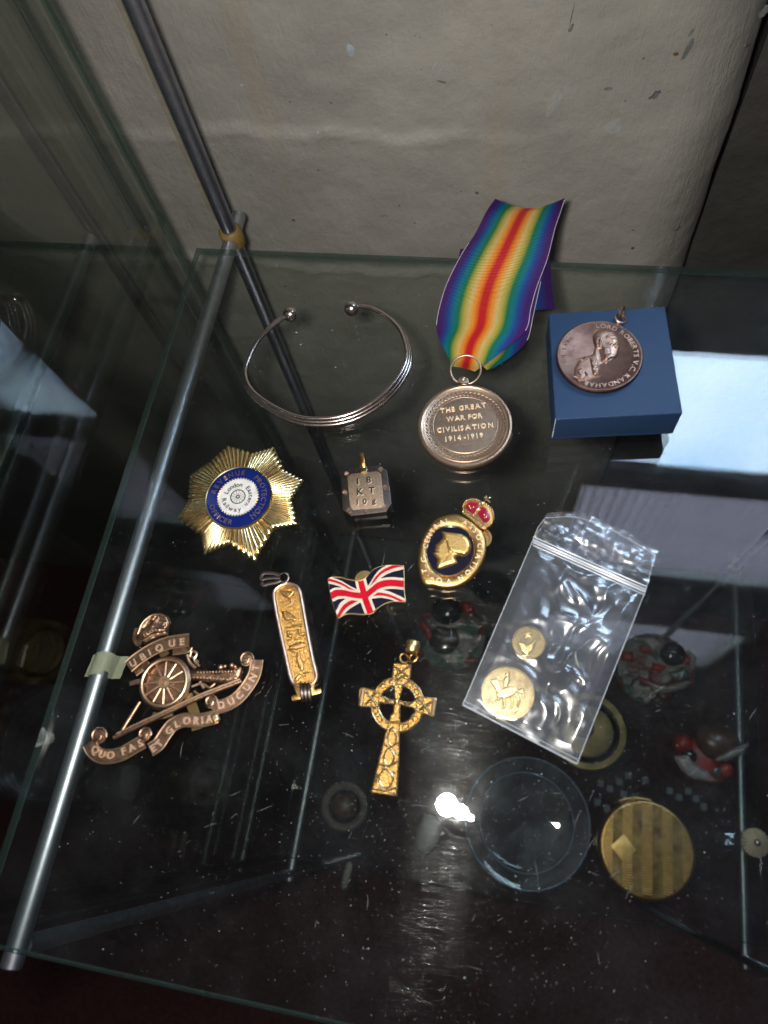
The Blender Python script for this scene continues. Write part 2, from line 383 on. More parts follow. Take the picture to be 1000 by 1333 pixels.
# ------------------------------------------------------------------ walls, floor, window, sky
def plaster(name, c1, c2):
    m, nt, b = newmat(name); L = nt.links.new; b.inputs['Roughness'].default_value = .36; b.inputs['Specular IOR Level'].default_value = .6
    n = noise_node(nt, 9, 8, rough=.65); r = ramp(nt, n.outputs['Fac'], [(.3, c1), (.7, c2)])
    # vertical rusty runs
    tc = nt.nodes.new('ShaderNodeTexCoord'); mp = nt.nodes.new('ShaderNodeMapping'); mp.inputs['Scale'].default_value = (26, 26, 2.2); L(tc.outputs['Object'], mp.inputs['Vector'])
    n2 = noise_node(nt, 1, 4, mp.outputs['Vector']); r2 = ramp(nt, n2.outputs['Fac'], [(.55, (1, 1, 1)), (.75, (1.0, .90, .78))])
    mul = nt.nodes.new('ShaderNodeMixRGB'); mul.blend_type = 'MULTIPLY'; mul.inputs[0].default_value = 1; L(r.outputs['Color'], mul.inputs[1]); L(r2.outputs['Color'], mul.inputs[2])
    # chips down to grey-blue older paint, and pin specks
    n3 = noise_node(nt, 38, 7, rough=.72); r3 = ramp(nt, n3.outputs['Fac'], [(.68, (0, 0, 0)), (.70, (1, 1, 1))])
    mx = nt.nodes.new('ShaderNodeMixRGB'); L(r3.outputs['Color'], mx.inputs[0]); L(mul.outputs[0], mx.inputs[1]); mx.inputs[2].default_value = (.14, .15, .16, 1)
    v = nt.nodes.new('ShaderNodeTexVoronoi'); v.inputs['Scale'].default_value = 75; L(tc.outputs['Object'], v.inputs['Vector'])
    r4 = ramp(nt, v.outputs['Distance'], [(.055, (1, 1, 1)), (.075, (0, 0, 0))])
    n5 = noise_node(nt, 30, 2); r5 = ramp(nt, n5.outputs['Fac'], [(.56, (0, 0, 0)), (.58, (1, 1, 1))])
    m5 = nt.nodes.new('ShaderNodeMixRGB'); m5.blend_type = 'MULTIPLY'; m5.inputs[0].default_value = 1; L(r4.outputs['Color'], m5.inputs[1]); L(r5.outputs['Color'], m5.inputs[2])
    m6 = nt.nodes.new('ShaderNodeMixRGB'); L(m5.outputs[0], m6.inputs[0]); L(mx.outputs[0], m6.inputs[1]); m6.inputs[2].default_value = (.08, .07, .06, 1)
    L(m6.outputs[0], b.inputs['Base Color'])
    mp2 = nt.nodes.new('ShaderNodeMapping'); mp2.inputs['Rotation'].default_value = (0, .55, 0); mp2.inputs['Scale'].default_value = (520, 520, 90); L(tc.outputs['Object'], mp2.inputs['Vector'])
    nb = noise_node(nt, 1, 3, mp2.outputs['Vector']); b1 = nt.nodes.new('ShaderNodeBump'); b1.inputs['Distance'].default_value = .0005; b1.inputs['Strength'].default_value = .8; L(nb.outputs['Fac'], b1.inputs['Height'])
    nc = noise_node(nt, 120, 8, rough=.7); b2 = nt.nodes.new('ShaderNodeBump'); b2.inputs['Distance'].default_value = .0013; b2.inputs['Strength'].default_value = .7; L(nc.outputs['Fac'], b2.inputs['Height']); L(b1.outputs['Normal'], b2.inputs['Normal'])
    inv = nt.nodes.new('ShaderNodeMath'); inv.operation = 'MULTIPLY'; inv.inputs[1].default_value = -1; L(r3.outputs['Color'], inv.inputs[0])
    b3 = nt.nodes.new('ShaderNodeBump'); b3.inputs['Distance'].default_value = .0006; L(inv.outputs[0], b3.inputs['Height']); L(b2.outputs['Normal'], b3.inputs['Normal'])
    L(b3.outputs['Normal'], b.inputs['Normal']); return m
M['plaster'] = plaster('painted_plaster', (.37, .35, .31), (.245, .235, .212))

def wall_relief(SS, ZZ):
    D = 2.2 * fbm(SS, ZZ, .022, 3, 3) + .95 * fbm(SS, ZZ, .10, 5, 3) * (.6 + .5 * np.clip(fbm(SS, ZZ, .015, 31, 2), -1, 1)) + .22 * fbm(SS, ZZ, .45, 9, 2)
    fade = np.clip((40 - SS) / 90, .15, 1)
    for z0, h, wv in ((15, 1.9, 0), (-72, 1.5, 1), (112, 1.9, 2)):              # uneven joints between the painted courses
        zc = z0 + 2.6 * np.sin(SS * .035 + wv * 2) + 1.6 * np.sin(SS * .12 + wv) + .8 * np.sin(SS * .31)
        br = .45 + .55 * np.clip(fbm(SS, ZZ * 0 + z0, .03, 21 + wv, 3) + .4, 0, 1)
        D = D + fade * br * (h * (1 / (1 + np.exp((ZZ - zc) / .9)) - .5) * np.exp(-np.abs(ZZ - zc) / 25) * 1.4 + 1.5 * np.exp(-((ZZ - zc + 1.2) / 1.6) ** 2))
    for x0 in (-35,): D = D + .9 * np.exp(-((SS - x0 - 1.2 * np.sin(ZZ * .1)) / 1.2) ** 2) * (ZZ > 18)
    return D
def build_wall():
    xs = np.r_[np.linspace(-1200, -330, 20), np.arange(-325, 44, 2.6)]
    path = [(x, 275.0, 0, -1) for x in xs]
    for k in range(17): a = PI / 2 * k / 16; path.append((47 + 33 * math.sin(a), 308 - 33 * math.cos(a), math.sin(a), -math.cos(a)))
    for y in np.linspace(314, 520, 22): path.append((80.0, y, 1, 0))
    zs = np.r_[np.linspace(-1150, -330, 30), np.arange(-325, 175, 2.6), np.linspace(180, 1300, 16)]
    A = np.array(path); s = np.r_[0, np.cumsum(np.hypot(np.diff(A[:, 0]), np.diff(A[:, 1])))] - 1200
    SS, ZZ = np.meshgrid(s, zs)
    D = wall_relief(SS, ZZ)
    X = A[:, 0][None] + D * A[:, 2][None]; Y = A[:, 1][None] + D * A[:, 3][None]
    X = X - np.clip(ZZ - 40, 0, 400) * .07 * np.clip((SS + 60) / 100, 0, 1)
    V = np.stack([X, Y, ZZ], 2).reshape(-1, 3); n = len(s); m = len(zs)
    Fs = [(j * n + i, j * n + i + 1, (j + 1) * n + i + 1, (j + 1) * n + i) for j in range(m - 1) for i in range(n - 1)]
    return mesh('wall', (V, Fs), M['plaster'], kind='structure', angle=180)
WALL = build_wall()
def at_wall(u, v):
    d = RM @ np.array([u - 500.0, -(v - 666.5), -FPX]); t = 275.0 / d[1]; return d[0] * t, HC + d[2] * t
M['chip_pale'] = paint('chip_pale', (.34, .38, .42), .5); M['chip_dark'] = paint('chip_dark', (.10, .115, .11), .7, (.17, .18, .17), 900); M['chip_rust'] = paint('chip_rust', (.16, .075, .03), .7)
M['chip_soft'] = paint('chip_soft', (.27, .275, .27), .6, (.33, .32, .29), 500)
def chips(specs, mt):
    V, Fs = [], []
    for (u, v, w_, h_, an) in specs:                      # size in millimetres on the wall
        x, z_ = at_wall(u, v); n_ = 18; c0 = len(V); ring_ = []
        for k in range(n_ + 1):
            a = 2 * PI * k / n_; q = 1 + .45 * noise.noise(Vector((math.cos(a) * 2 + u, math.sin(a) * 2 + v, 0))) if k < n_ else 0
            px_, pz_ = w_ * q * math.cos(a), h_ * q * math.sin(a); xx = x + px_ * math.cos(an) - pz_ * math.sin(an); zz_ = z_ + px_ * math.sin(an) + pz_ * math.cos(an)
            if k == n_: xx, zz_ = x, z_
            ring_.append((xx, zz_))
        a_ = np.array(ring_); D = wall_relief(a_[:, 0], a_[:, 1])
        V += [(p[0], 275 - d - .22, p[1]) for p, d in zip(ring_, D)]; Fs += [(c0 + k, c0 + (k + 1) % n_, c0 + n_) for k in range(n_)]
    mesh('paint_chip', (V, Fs), mt, WALL, smooth=False, kind='stuff')
chips([(457, 64, 1.6, 2.5, .1), (316, 108, .8, .6, 0), (415, 168, .5, .5, 0), (565, 85, .25, 2.4, -.6), (572, 92, .25, 2.2, -.6)], M['chip_pale'])
chips([(895, 68, 1.0, 4.4, -.25), (900, 45, .5, 1.6, -.4), (595, 92, .7, .6, 0), (745, 18, .22, 4.6, -.1), (743, 38, .7, 1.4, -.5), (575, 106, 2.3, .5, -.3), (880, 295, .8, 2.0, -.4), (357, 220, .5, .6, 0), (415, 218, .6, .6, 0), (378, 130, .5, .5, 0), (540, 47, .3, .3, 0), (547, 49, .3, .3, 0), (503, 45, .5, .4, 0), (640, 32, .3, .3, 0), (970, 62, .5, .5, 0), (995, 20, 1.2, 2.4, -.3), (792, 120, 1.6, .7, .1), (814, 136, .4, .6, 0), (520, 268, .3, 1.0, 0), (600, 250, .3, .6, 0)], M['chip_dark'])
chips([(880, 74, 1.0, .8, .2), (745, 34, .5, .9, -.4), (824, 300, .5, .5, 0), (540, 290, .5, .4, 0), (662, 322, .3, .4, 0)], M['chip_rust'])
chips([(722, 135, 2.0, 7.5, -.35), (735, 118, .8, 4, -.7), (532, 255, .9, 4, 0), (800, 168, 3.2, 3.4, -.6), (760, 292, 2.8, 1.2, -.2), (695, 4, 3.4, 1.2, 0), (670, 235, 1.0, 4.2, -.1), (560, 212, 1.5, .6, .4)], M['chip_soft'])

m, nt, b = newmat('brown_carpet'); b.inputs['Roughness'].default_value = .9
r_ = ramp(nt, noise_node(nt, 260, 5).outputs['Fac'], [(.35, (.15, .052, .045)), (.7, (.27, .11, .095))]); nt.links.new(r_.outputs['Color'], b.inputs['Base Color'])
bump(nt, b, noise_node(nt, 900, 3).outputs['Fac'], .003); M['carpet'] = m
mesh('floor', ([(-1500, -1500, -790), (1500, -1500, -790), (1500, 1500, -790), (-1500, 1500, -790)], [(0, 1, 2, 3)]), M['carpet'], kind='structure')

M['added_board'] = paint('dark_blocker', (.085, .08, .068), .6, (.055, .052, .045), 20, bmp=1.0, bscale=150)
mesh('wall', box(86, 1500, 318, 434, -1150, 128), M['added_board'], kind='structure', smooth=False)  # added dark board, blocks the window's reflection in the lower shelf
# wall of the recess behind, with the window in it (seen only as the reflection in the glass)
WY = 500.0; WX0, WX1, WZ0, WZ1 = 104.0, 620.0, 440.0, 1230.0
g = join(box(84, 1500, 436, WY - 1, -1150, 322), box(70, 1500, WY, WY + 90, -1150, WZ0), box(70, WX0, WY, WY + 90, WZ0, 2500), box(WX1, 1500, WY, WY + 90, WZ0, 2500), box(WX0, WX1, WY, WY + 90, WZ1, 2500))  # first box is an added ledge against the window's reflection below
mesh('wall', g, M['plaster'], kind='structure', smooth=False)
def emis(name, c, s, stripes=False):
    m, nt, b = newmat(name); nt.nodes.remove(b); e = nt.nodes.new('ShaderNodeEmission'); e.inputs['Color'].default_value = (*c, 1); e.inputs['Strength'].default_value = s
    nt.links.new(e.outputs[0], nt.nodes['Material Output'].inputs['Surface']); return m
M['sky'] = emis('daylight', (.58, .78, 1.0), 27.0)
nt = M['sky'].node_tree; cr_ = ramp(nt, noise_node(nt, 1.6, 5).outputs['Fac'], [(.3, (.36, .56, .86)), (.7, (.74, .88, 1.0))]); nt.links.new(cr_.outputs['Color'], [n for n in nt.nodes if n.type == 'EMISSION'][0].inputs['Color'])
mesh('sky', ([(-200, 1100, 0), (1700, 1100, 0), (1700, 1100, 2600), (-200, 1100, 2600)], [(0, 1, 2, 3)]), M['sky'], kind='structure')
M['frame_dark'] = paint('dark_frame', (.016, .018, .026), .6)
win = thing('window', 'tall dark framed window seen reflected in the glass beside the blue box', 'window', (WX0, WY, WZ0))
mesh('window_frame', join(box(WX0, WX1, WY + 1, WY + 14, 727, 792), box(WX0, WX0 + 3, WY + 1, WY + 14, WZ0, WZ1), box(WX1 - 20, WX1, WY + 1, WY + 14, WZ0, WZ1),
     box(WX0 + 3, WX1 - 20, WY + 1, WY + 14, WZ1 - 25, WZ1)), M['frame_dark'], win, smooth=False)
# ribbed plastic sheet over the upper half
m, nt, b = newmat('ribbed_plastic'); nt.nodes.remove(b)
e = nt.nodes.new('ShaderNodeBsdfTranslucent'); e.inputs['Color'].default_value = (.25, .195, .20, 1); nt.links.new(e.outputs[0], nt.nodes['Material Output'].inputs['Surface']); M['ribbed'] = m
V, Fs = [], []
xs = np.arange(WX0 + 3, WX1 - 20, 1.6)
for x in xs:
    y = WY + 26 + 4.0 * math.sin(x * 2 * PI / 17)
    V += [(x, y, 792), (x, y, WZ1 - 25)]
for i in range(len(xs) - 1): Fs.append((2 * i, 2 * i + 2, 2 * i + 3, 2 * i + 1))
mesh('ribbed_sheet', (V, Fs), M['ribbed'], win)
mesh('pane', box(WX0 + 3, WX1 - 20, WY + 8, WY + 11, WZ0, 727), M['clear'], win, smooth=False)

# ------------------------------------------------------------------ display cabinet
SHZ = -372.0                                      # level of the lower shelf's top face
RODX = -141.3
def pane_obj(name, x0, x1, y0, y1, z0, z1, mat, parent=None, big='z', base=None, wear=.35):
    geo = bevel_geo(box(x0, x1, y0, y1, z0, z1), wear, 1)
    o = mesh(name, geo, None, parent, smooth=False, base=base, mats=[mat, M['glass_edge']])
    ax = {'z': 2, 'x': 0}[big]
    o.data.polygons.foreach_set('material_index', [0 if abs(p.normal[ax]) > .95 else 1 for p in o.data.polygons])
    return o
def rod(p0, p1, r, parent, mat=None):
    p0, p1 = np.array(p0, float), np.array(p1, float); d = (p1 - p0) / np.linalg.norm(p1 - p0)
    pts = [p0, p0 + d * .5, p1 - d * .5, p1]; return mesh('shelf_rod', tube(pts, [r - .6, r, r, r - .6], 24), mat or M['alu'], parent)
def post(x, y, z0, z1, r, parent):
    return mesh('post', tube([(x, y, z0), (x, y, z1)], r, 24), M['post'], parent)
cab = thing('display_cabinet', 'aluminium rod frame with glass side pane that carries the glass shelves of jewellery', 'display cabinet', (RODX, 85, -790))
for z in (-9.6, SHZ - 9.6):
    rod((RODX, -66, z), (RODX, 249, z), 3.4, cab)
    rod((196.5, -66, z), (196.5, 249, z), 3.4, cab)
post(RODX, 235.5, -789, 300, 3.6, cab); post(196.5, 235.5, -789, 300, 3.1, cab)
post(RODX, -60, -789, -13, 3.1, cab); post(196.5, -60, -789, -13, 3.1, cab)
mesh('glazing_strip', box(-148.2, -146.2, 236, 238.5, 1, 300), M['strip_olive'], cab, smooth=False)
for x in (RODX, 196.5):
    for z in (-9.6, SHZ - 9.6):
        mesh('collar', tube([(x, 235.5, z - 5), (x, 235.5, z - 3.8), (x, 235.5, z + 3.8), (x, 235.5, z + 5)], [4.4, 5.4, 5.4, 4.4], 24), M['brass_collar'], cab)
pane_obj('side_pane', -165.5, -161.5, -62, 222, -785, 330, M['glass_side'], cab, 'x')
def shelf(x0, x1, y0, y1, z, label, th=4.2):
    o = pane_obj('glass_shelf', x0, x1, y0, y1, z - th, z, M['glass'], big='z', base=((x0 + x1) / 2, (y0 + y1) / 2, z - th)); tag(o, label, 'glass shelf'); return o
shelf(-151.6, 214, -59.4, 219.6, 0, 'top clear glass shelf that carries the medals, badges and pendants')
shelf(-151.6, 208, -49, 226, SHZ, 'lower glass shelf under the medals, holding a gold compact and painted figures')
SIDE2 = True
cab2 = thing('display_cabinet', 'neighbouring rod frame seen through the glass side pane at the left edge', 'display cabinet', (-213.5, 85, -790))
rod((-213.5, -66, -9.6), (-213.5, 232, -9.6), 3.4, cab2); post(-213.5, 235.5, -789, 300, 2.8, cab2); rod((-213.5, -66, SHZ - 9.6), (-213.5, 249, SHZ - 9.6), 3.4, cab2)
shelf(-560, -205, -59.4, 219.6, 0, 'glass shelf of the neighbouring cabinet beyond the left side pane')
pane_obj('side_pane', -177.5, -173.5, -62, 222, -785, 330, M['glass_side'], cab2, 'x')
# tape flag on the rod
z = -9.6; c0 = P(118, 846, z); c1 = P(116, 880, z)
tp = thing('tape', 'short strip of olive masking tape wrapped round the left aluminium rod', 'tape', (RODX, (c0[1] + c1[1]) / 2, z - 4))
pts = [(RODX - 7.0, z - 3.2), (RODX - 3.6, z - 2.6)] + [(RODX + 3.75 * math.cos(a), z + 3.75 * math.sin(a)) for a in np.linspace(PI * 1.05, 0, 9)] + [(RODX + 4.2, z - 2.6), (RODX + 7.2, z - 3.0)]
V = []; ys = np.linspace(c1[1] + .3, c0[1] - .6, 7)
for j, y in enumerate(ys):
    for i, (x, zz) in enumerate(pts): V.append((x + .5 * (j - 3) / 3 + .15 * math.sin(j * 2 + i), y + .35 * math.sin(i * 1.1) + .07 * (x - RODX), zz + .12 * math.sin(j * 1.7 + i)))
n = len(pts); Fs = [(j * n + i, j * n + i + 1, (j + 1) * n + i + 1, (j + 1) * n + i) for j in range(6) for i in range(n - 1)]
V = np.array(V); V2 = V.copy(); V2[:, 2] -= .15
mesh('tape_strip', (V, Fs), M['tape'], tp, angle=60)

# ------------------------------------------------------------------ cuff bracelet
C = Crop(300, 370, 3.846)
br = thing('cuff_bracelet', 'open silver cuff of three thin wires ending in two balls', 'bracelet', P(425, 478, 0))
tr = [(300, 150), (252, 172), (200, 215), (130, 290), (85, 380), (68, 450), (90, 520), (150, 580), (250, 640), (350, 676), (450, 684), (550, 674), (650, 640), (750, 578), (830, 500), (880, 415), (892, 340), (862, 240), (800, 170), (720, 122), (650, 108), (607, 118)]
n0 = len(tr)
b1 = C(300, 150, 4.2); b2 = C(607, 121, 4.2)
for k, dz in ((-1, -2.0), (0, 0.0), (1, 2.1)):
    pts = []
    for i, (a, b_) in enumerate(tr):
        t = i / (n0 - 1); wv = .30 + .70 * math.sin(PI * t) ** .7; p = np.array(C(a, b_, 3.9)); cen = np.array(C(480, 390, 3.9)); d = (p - cen) / np.linalg.norm(p - cen)
        side = 1.1 * math.cos(PI * t) ** 2 * (1 if t < .5 else .6)
        p = p + d * (-k * (.25 + side)); p[2] = 3.9 + dz * wv - .9 * math.sin(PI * t); pts.append(p)
    pts[0] = np.array(b1) + (pts[1] - np.array(b1)) * .2; pts[-1] = np.array(b2) + (pts[-2] - np.array(b2)) * .2
    mesh('wire', tube(smooth_path(pts, 8), .82, 10), M['silver'], br)
for c in (b1, b2):
    mesh('ball_end', ball(c, 3.1, 28, 18), M['silver'], br)

# ------------------------------------------------------------------ victory medal and ribbon
C = Crop(520, 460, 5.882)
mc = np.array(C(503, 545, 3.0)); base = (mc[0], mc[1], 0)
R0 = 17.9
vm = thing('victory_medal', 'round bronze war medal hanging on a rainbow ribbon, inscribed THE GREAT WAR FOR CIVILISATION', 'medal', base)
mesh('disc', lathe([(0, .3), (R0 - .6, .3), (R0, .9), (R0, 2.6), (R0 - .4, 3.05), (R0 - 1.1, 3.1), (R0 - 1.5, 2.8), (11.9, 2.75), (0, 2.8)], (mc[0], mc[1], 0), 96), M['medal'], vm)
# laurel wreath of small leaves between two raised lines
gs = []
for k in range(58):
    a = 2 * PI * k / 58
    for rr, s_ in ((14.6, 1), (13.2, -1)):
        cx, cy = mc[0] + rr * math.cos(a), mc[1] + rr * math.sin(a); an = a + PI / 2 + s_ * .5
        L_ = .95; poly = [(cx + L_ * math.cos(an) * t + .34 * math.sin(an) * w_, cy + L_ * math.sin(an) * t - .34 * math.cos(an) * w_) for t, w_ in ((-1, 0), (-.3, 1), (.5, .8), (1, 0), (.5, -.8), (-.3, -1))]
        V = [(x, y, 2.72) for x, y in poly] + [(cx, cy, 3.12)]; gs.append((V, [(i, (i + 1) % 6, 6) for i in range(6)]))
mesh('laurel_wreath', join(*gs, ring((mc[0], mc[1], 2.8), 12.1, .16, 90), ring((mc[0], mc[1], 2.8), 15.7, .10, 90)), M['medal_hi'], vm, kind='stuff')
for s_, a, b_ in (("THE GREAT", (312, 455), (668, 408)), ("WAR FOR", (360, 520), (636, 490)), ("CIVILISATION", (285, 605), (722, 562)), ("1914-1919", (352, 672), (650, 640))):
    mesh('lettering', letters(s_, on_line(C(*a, 2.9), C(*b_, 2.9)), 2.75, 2.75, .34, .015, .10), M['letter'], vm, angle=30)
gs = [ball(C(x, y, 2.85), .22, 8, 6) for x, y in ((305, 505), (680, 470))] + [ball(C(440 + 15 * k, 700 - 2 * k, 2.8), .12, 6, 5) for k in range(9)]
mesh('dots', join(*gs), M['medal_hi'], vm, kind='stuff')
ct = np.array(C(490, 208, 2.4)); rg = np.array(C(508, 120, 3.5))
mesh('suspension_claw', bevel_geo(join(prism([(ct[0] + a * 2.3, ct[1] + b_ * 1.35) for a, b_ in ((-1, -1), (1, -1), (.8, .7), (.3, 1), (-.3, 1), (-.8, .7))], .9, 2.9, .3), ball((ct[0], ct[1] + .6, 2.2), 1.3, 14, 10)), .01, 1), M['medal_hi'], vm)
mesh('ring', ring((rg[0], rg[1], 3.0), 5.9, .5, 56, (0, -.25, 1), 10), M['medal_hi'], vm)
# ribbon
C = Crop(550, 240, 4.762)
def ribbon_mat():
    m, nt, b = newmat('rainbow_ribbon'); uv = nt.nodes.new('ShaderNodeUVMap'); sp = nt.nodes.new('ShaderNodeSeparateXYZ'); L = nt.links.new
    L(uv.outputs[0], sp.inputs[0])
    V_, B_, T_, G_, Y_, C_, O_, R_ = (.050, .010, .120), (.012, .050, .26), (.0, .16, .21), (.004, .16, .05), (.42, .36, .05), (.66, .46, .15), (.82, .24, .008), (.54, .010, .014)
    st = [(0, V_), (.055, V_), (.115, B_), (.18, T_), (.235, G_), (.29, Y_), (.345, C_), (.41, O_), (.465, R_), (.525, R_), (.58, O_), (.645, C_), (.70, Y_), (.755, G_), (.81, T_), (.875, B_), (.945, V_), (1, V_)]
    r = ramp(nt, sp.outputs[0], st)
    wv = nt.nodes.new('ShaderNodeTexWave'); wv.bands_direction = 'Y'; wv.inputs['Scale'].default_value = 42; wv.inputs['Distortion'].default_value = .4; L(uv.outputs[0], wv.inputs['Vector'])
    n = noise_node(nt, 60, 4, uv.outputs[0]); mr = nt.nodes.new('ShaderNodeMapRange'); mr.inputs['To Min'].default_value = .75; mr.inputs['To Max'].default_value = 1.2; L(n.outputs['Fac'], mr.inputs[0])
    mu = nt.nodes.new('ShaderNodeMixRGB'); mu.blend_type = 'MULTIPLY'; mu.inputs[0].default_value = 1; L(r.outputs['Color'], mu.inputs[1]); L(mr.outputs[0], mu.inputs[2])
    L(mu.outputs[0], b.inputs['Base Color']); b.inputs['Roughness'].default_value = .55; b.inputs['Specular IOR Level'].default_value = .25
    bump(nt, b, wv.outputs['Fac'], .00028, .9); return m
M['ribbon'] = ribbon_mat()
def ribbon(name, rows, parent, nu=44, sag=None, u0=None):
    """rows: (left px, right px, z left, z mid, z right, ul, ur)"""
    R_ = []
    for (l, r, zl, zm, zr, ul, ur) in rows:
        L_ = np.array(C(*l, zl)); Q_ = np.array(C(*r, zr)); row = []
        for i in range(nu):
            t = i / (nu - 1); p = L_ * (1 - t) + Q_ * t
            h = zl * (1 - t) + zr * t + (zm - (zl + zr) / 2) * (math.sin(PI * t)); row.append((p[0], p[1], h, ul + (ur - ul) * t))
        R_.append(row)
    A = np.array(R_); out = []
    for i in range(nu): out.append(smooth_path(A[:, i, :], 6))
    A = np.array(out).transpose(1, 0, 2); m_ = A.shape[0]
    V = A[:, :, :3].reshape(-1, 3); UV = [(A[j, i, 3], j / (m_ - 1) * 1.3) for j in range(m_) for i in range(nu)]
    Fs = [(j * nu + i, j * nu + i + 1, (j + 1) * nu + i + 1, (j + 1) * nu + i) for j in range(m_ - 1) for i in range(nu - 1)]
    o = mesh(name, (V, Fs), M['ribbon'], parent, uv=UV, angle=180); return o, A
def stitches(A, col, j0, j1, parent):
    gs = []; line = A[j0:j1, col, :3]; d = np.r_[0, np.cumsum(np.linalg.norm(np.diff(line, axis=0), axis=1))]; s = 0
    while s + .55 < d[-1]:
        a = np.array([np.interp(s, d, line[:, k]) for k in range(3)]); b_ = np.array([np.interp(s + .5, d, line[:, k]) for k in range(3)])
        a[2] += .05; b_[2] += .05; gs.append(tube([a, b_], .17, 5)); s += .82
    return gs
rows = [((175, 1128), (325, 1160), 2.6, 3.4, 2.8, .28, .64), ((165, 1080), (382, 1120), 3.0, 4.0, 3.2, .22, .75), ((120, 990), (500, 1030), 3.6, 5.4, 3.4, .12, .90),
        ((88, 905), (640, 905), 4.2, 7.0, 4.5, 0, 1), ((100, 790), (672, 770), 5.0, 8.4, 5.5, 0, 1), ((150, 620), (708, 640), 6.5, 9.6, 6.5, 0, 1), ((245, 430), (775, 460), 8.5, 10.5, 8, 0, 1),
        ((330, 300), (820, 280), 10.5, 11.5, 10, 0, 1), ((395, 170), (860, 160), 12.5, 11.5, 12.5, 0, 1), ((452, 88), (884, 84), 14.5, 9.5, 15.0, 0, 1)]
o, A = ribbon('ribbon', rows, vm)
st = stitches(A, -1, 18, 54, vm) + stitches(A, 0, 20, 40, vm)
# rear lap of the ribbon, folded back under the front one
rows2 = [((400, 1150), (440, 1140), 1.4, 1.6, 1.4, .7, .8), ((300, 1060), (560, 1060), 1.5, 2.5, 1.4, .3, .88), ((200, 980), (650, 965), 1.6, 3.4, 1.6, .1, 1), ((140, 800), (690, 800), 2.0, 4.5, 2.2, 0, 1), ((190, 600), (745, 560), 2.0, 5, 3.0, 0, 1), ((235, 400), (800, 400), 3.2, 5, 4, 0, 1)]
o2, A2 = ribbon('ribbon', rows2, vm); st += stitches(A2, -1, 12, 24, vm)
rows3 = [((600, 790), (822, 770), .5, .6, .5, .72, 1), ((620, 560), (800, 600), 1.2, 1.6, 1.0, .72, 1), ((660, 380), (785, 420), 2.4, 3, 2.2, .75, 1)]
o3, A3 = ribbon('ribbon', rows3, vm)
mesh('stitching', join(*st), M['thread'], vm, kind='stuff')

# ------------------------------------------------------------------ blue box and bronze medal
C = Crop(690, 380, 4.5455)
zt = 17.0; q = [C(112, 128, zt), C(800, 86, zt), C(905, 718, zt), C(150, 755, zt)]
bc = sum(np.array(p) for p in q) / 4
bx = thing('gift_box', 'square navy blue card box with a brown medal lying on its lid', 'box', (bc[0], bc[1], 0))
poly = [p[:2] for p in q]
mesh('lid', bevel_geo(prism(poly, 3.0, zt), .45, 3), M['box'], bx)
lo_ = [(bc[0] + (x - bc[0]) * 1.004, bc[1] + (y - bc[1]) * 1.004) for x, y in poly]; mesh('lid_fold', prism(lo_, 3.0, 3.9), M['box'], bx)
inn = [(bc[0] + (x - bc[0]) * .93, bc[1] + (y - bc[1]) * .93) for x, y in poly]
mesh('tray', bevel_geo(prism(inn, 0.05, 15), .3, 2), M['box_dark'], bx)
pb = np.array(q[3]); gs = []                       # worn white corner
for k in range(26):
    z_ = 16.6 - k * .5; d = np.array([-.05, -.05]); gs.append(ball((pb[0] + .16, pb[1] + .10, z_), .14 + .13 * random.random(), 6, 5))
for k in range(46):                                # pale rubbed fibres along the lid edges
    e_ = random.choice((0, 1, 2, 3, 2)); a, b_ = np.array(q[e_]), np.array(q[(e_ + 1) % 4]); p = a + (b_ - a) * random.choice((random.random(), random.random() ** 3, 1 - random.random() ** 3)); c_ = (bc - p) / np.linalg.norm(bc - p)
    gs.append(ball((p[0] + c_[0] * .12, p[1] + c_[1] * .12, zt - .10), random.uniform(.04, .12), 5, 4))
mesh('worn_corner', join(*gs), M['card_white'], bx, kind='stuff')
ZM = zt
L_, R_ = np.array(C(155, 372, ZM + 2.4)), np.array(C(672, 385, ZM + 2.4)); T_, B_ = np.array(C(430, 168, ZM + 2.4)), np.array(C(405, 585, ZM + 2.4))
mcen = np.array([(L_[0] + R_[0]) / 2, (T_[1] + B_[1]) / 2]); RB = (np.linalg.norm(L_ - R_) + np.linalg.norm(T_ - B_)) / 4
bm_ = thing('portrait_medal', 'brown bronze portrait medal with suspension ring, resting on the blue box', 'medal', (mcen[0], mcen[1], ZM))
mesh('disc', lathe([(0, 0.05), (RB - .5, 0.05), (RB, .5), (RB, 1.9), (RB - .35, 2.3), (RB - .8, 2.35), (RB - 1.2, 2.15), (0, 2.05)], (mcen[0], mcen[1], ZM), 90), M['bronze'], bm_)
zz = ZM + 2.1; X = lambda pts: C.xy(pts, zz)
def el(cx, cy, rx, ry, n=16, rot=0): return [(cx + rx * math.cos(2 * PI * k / n) * math.cos(rot) - ry * math.sin(2 * PI * k / n) * math.sin(rot), cy + rx * math.cos(2 * PI * k / n) * math.sin(rot) + ry * math.sin(2 * PI * k / n) * math.cos(rot)) for k in range(n)]
head = [(372, 262), (400, 232), (440, 222), (490, 232), (522, 262), (532, 296), (530, 330), (520, 352), (516, 376), (500, 398), (478, 416), (452, 426), (428, 408), (412, 375), (404, 340), (386, 325), (374, 300)]
bust = [(404, 330), (420, 400), (440, 425), (415, 440), (425, 500), (360, 520), (290, 530), (262, 500), (262, 455), (285, 410), (330, 385), (372, 370), (386, 325)]
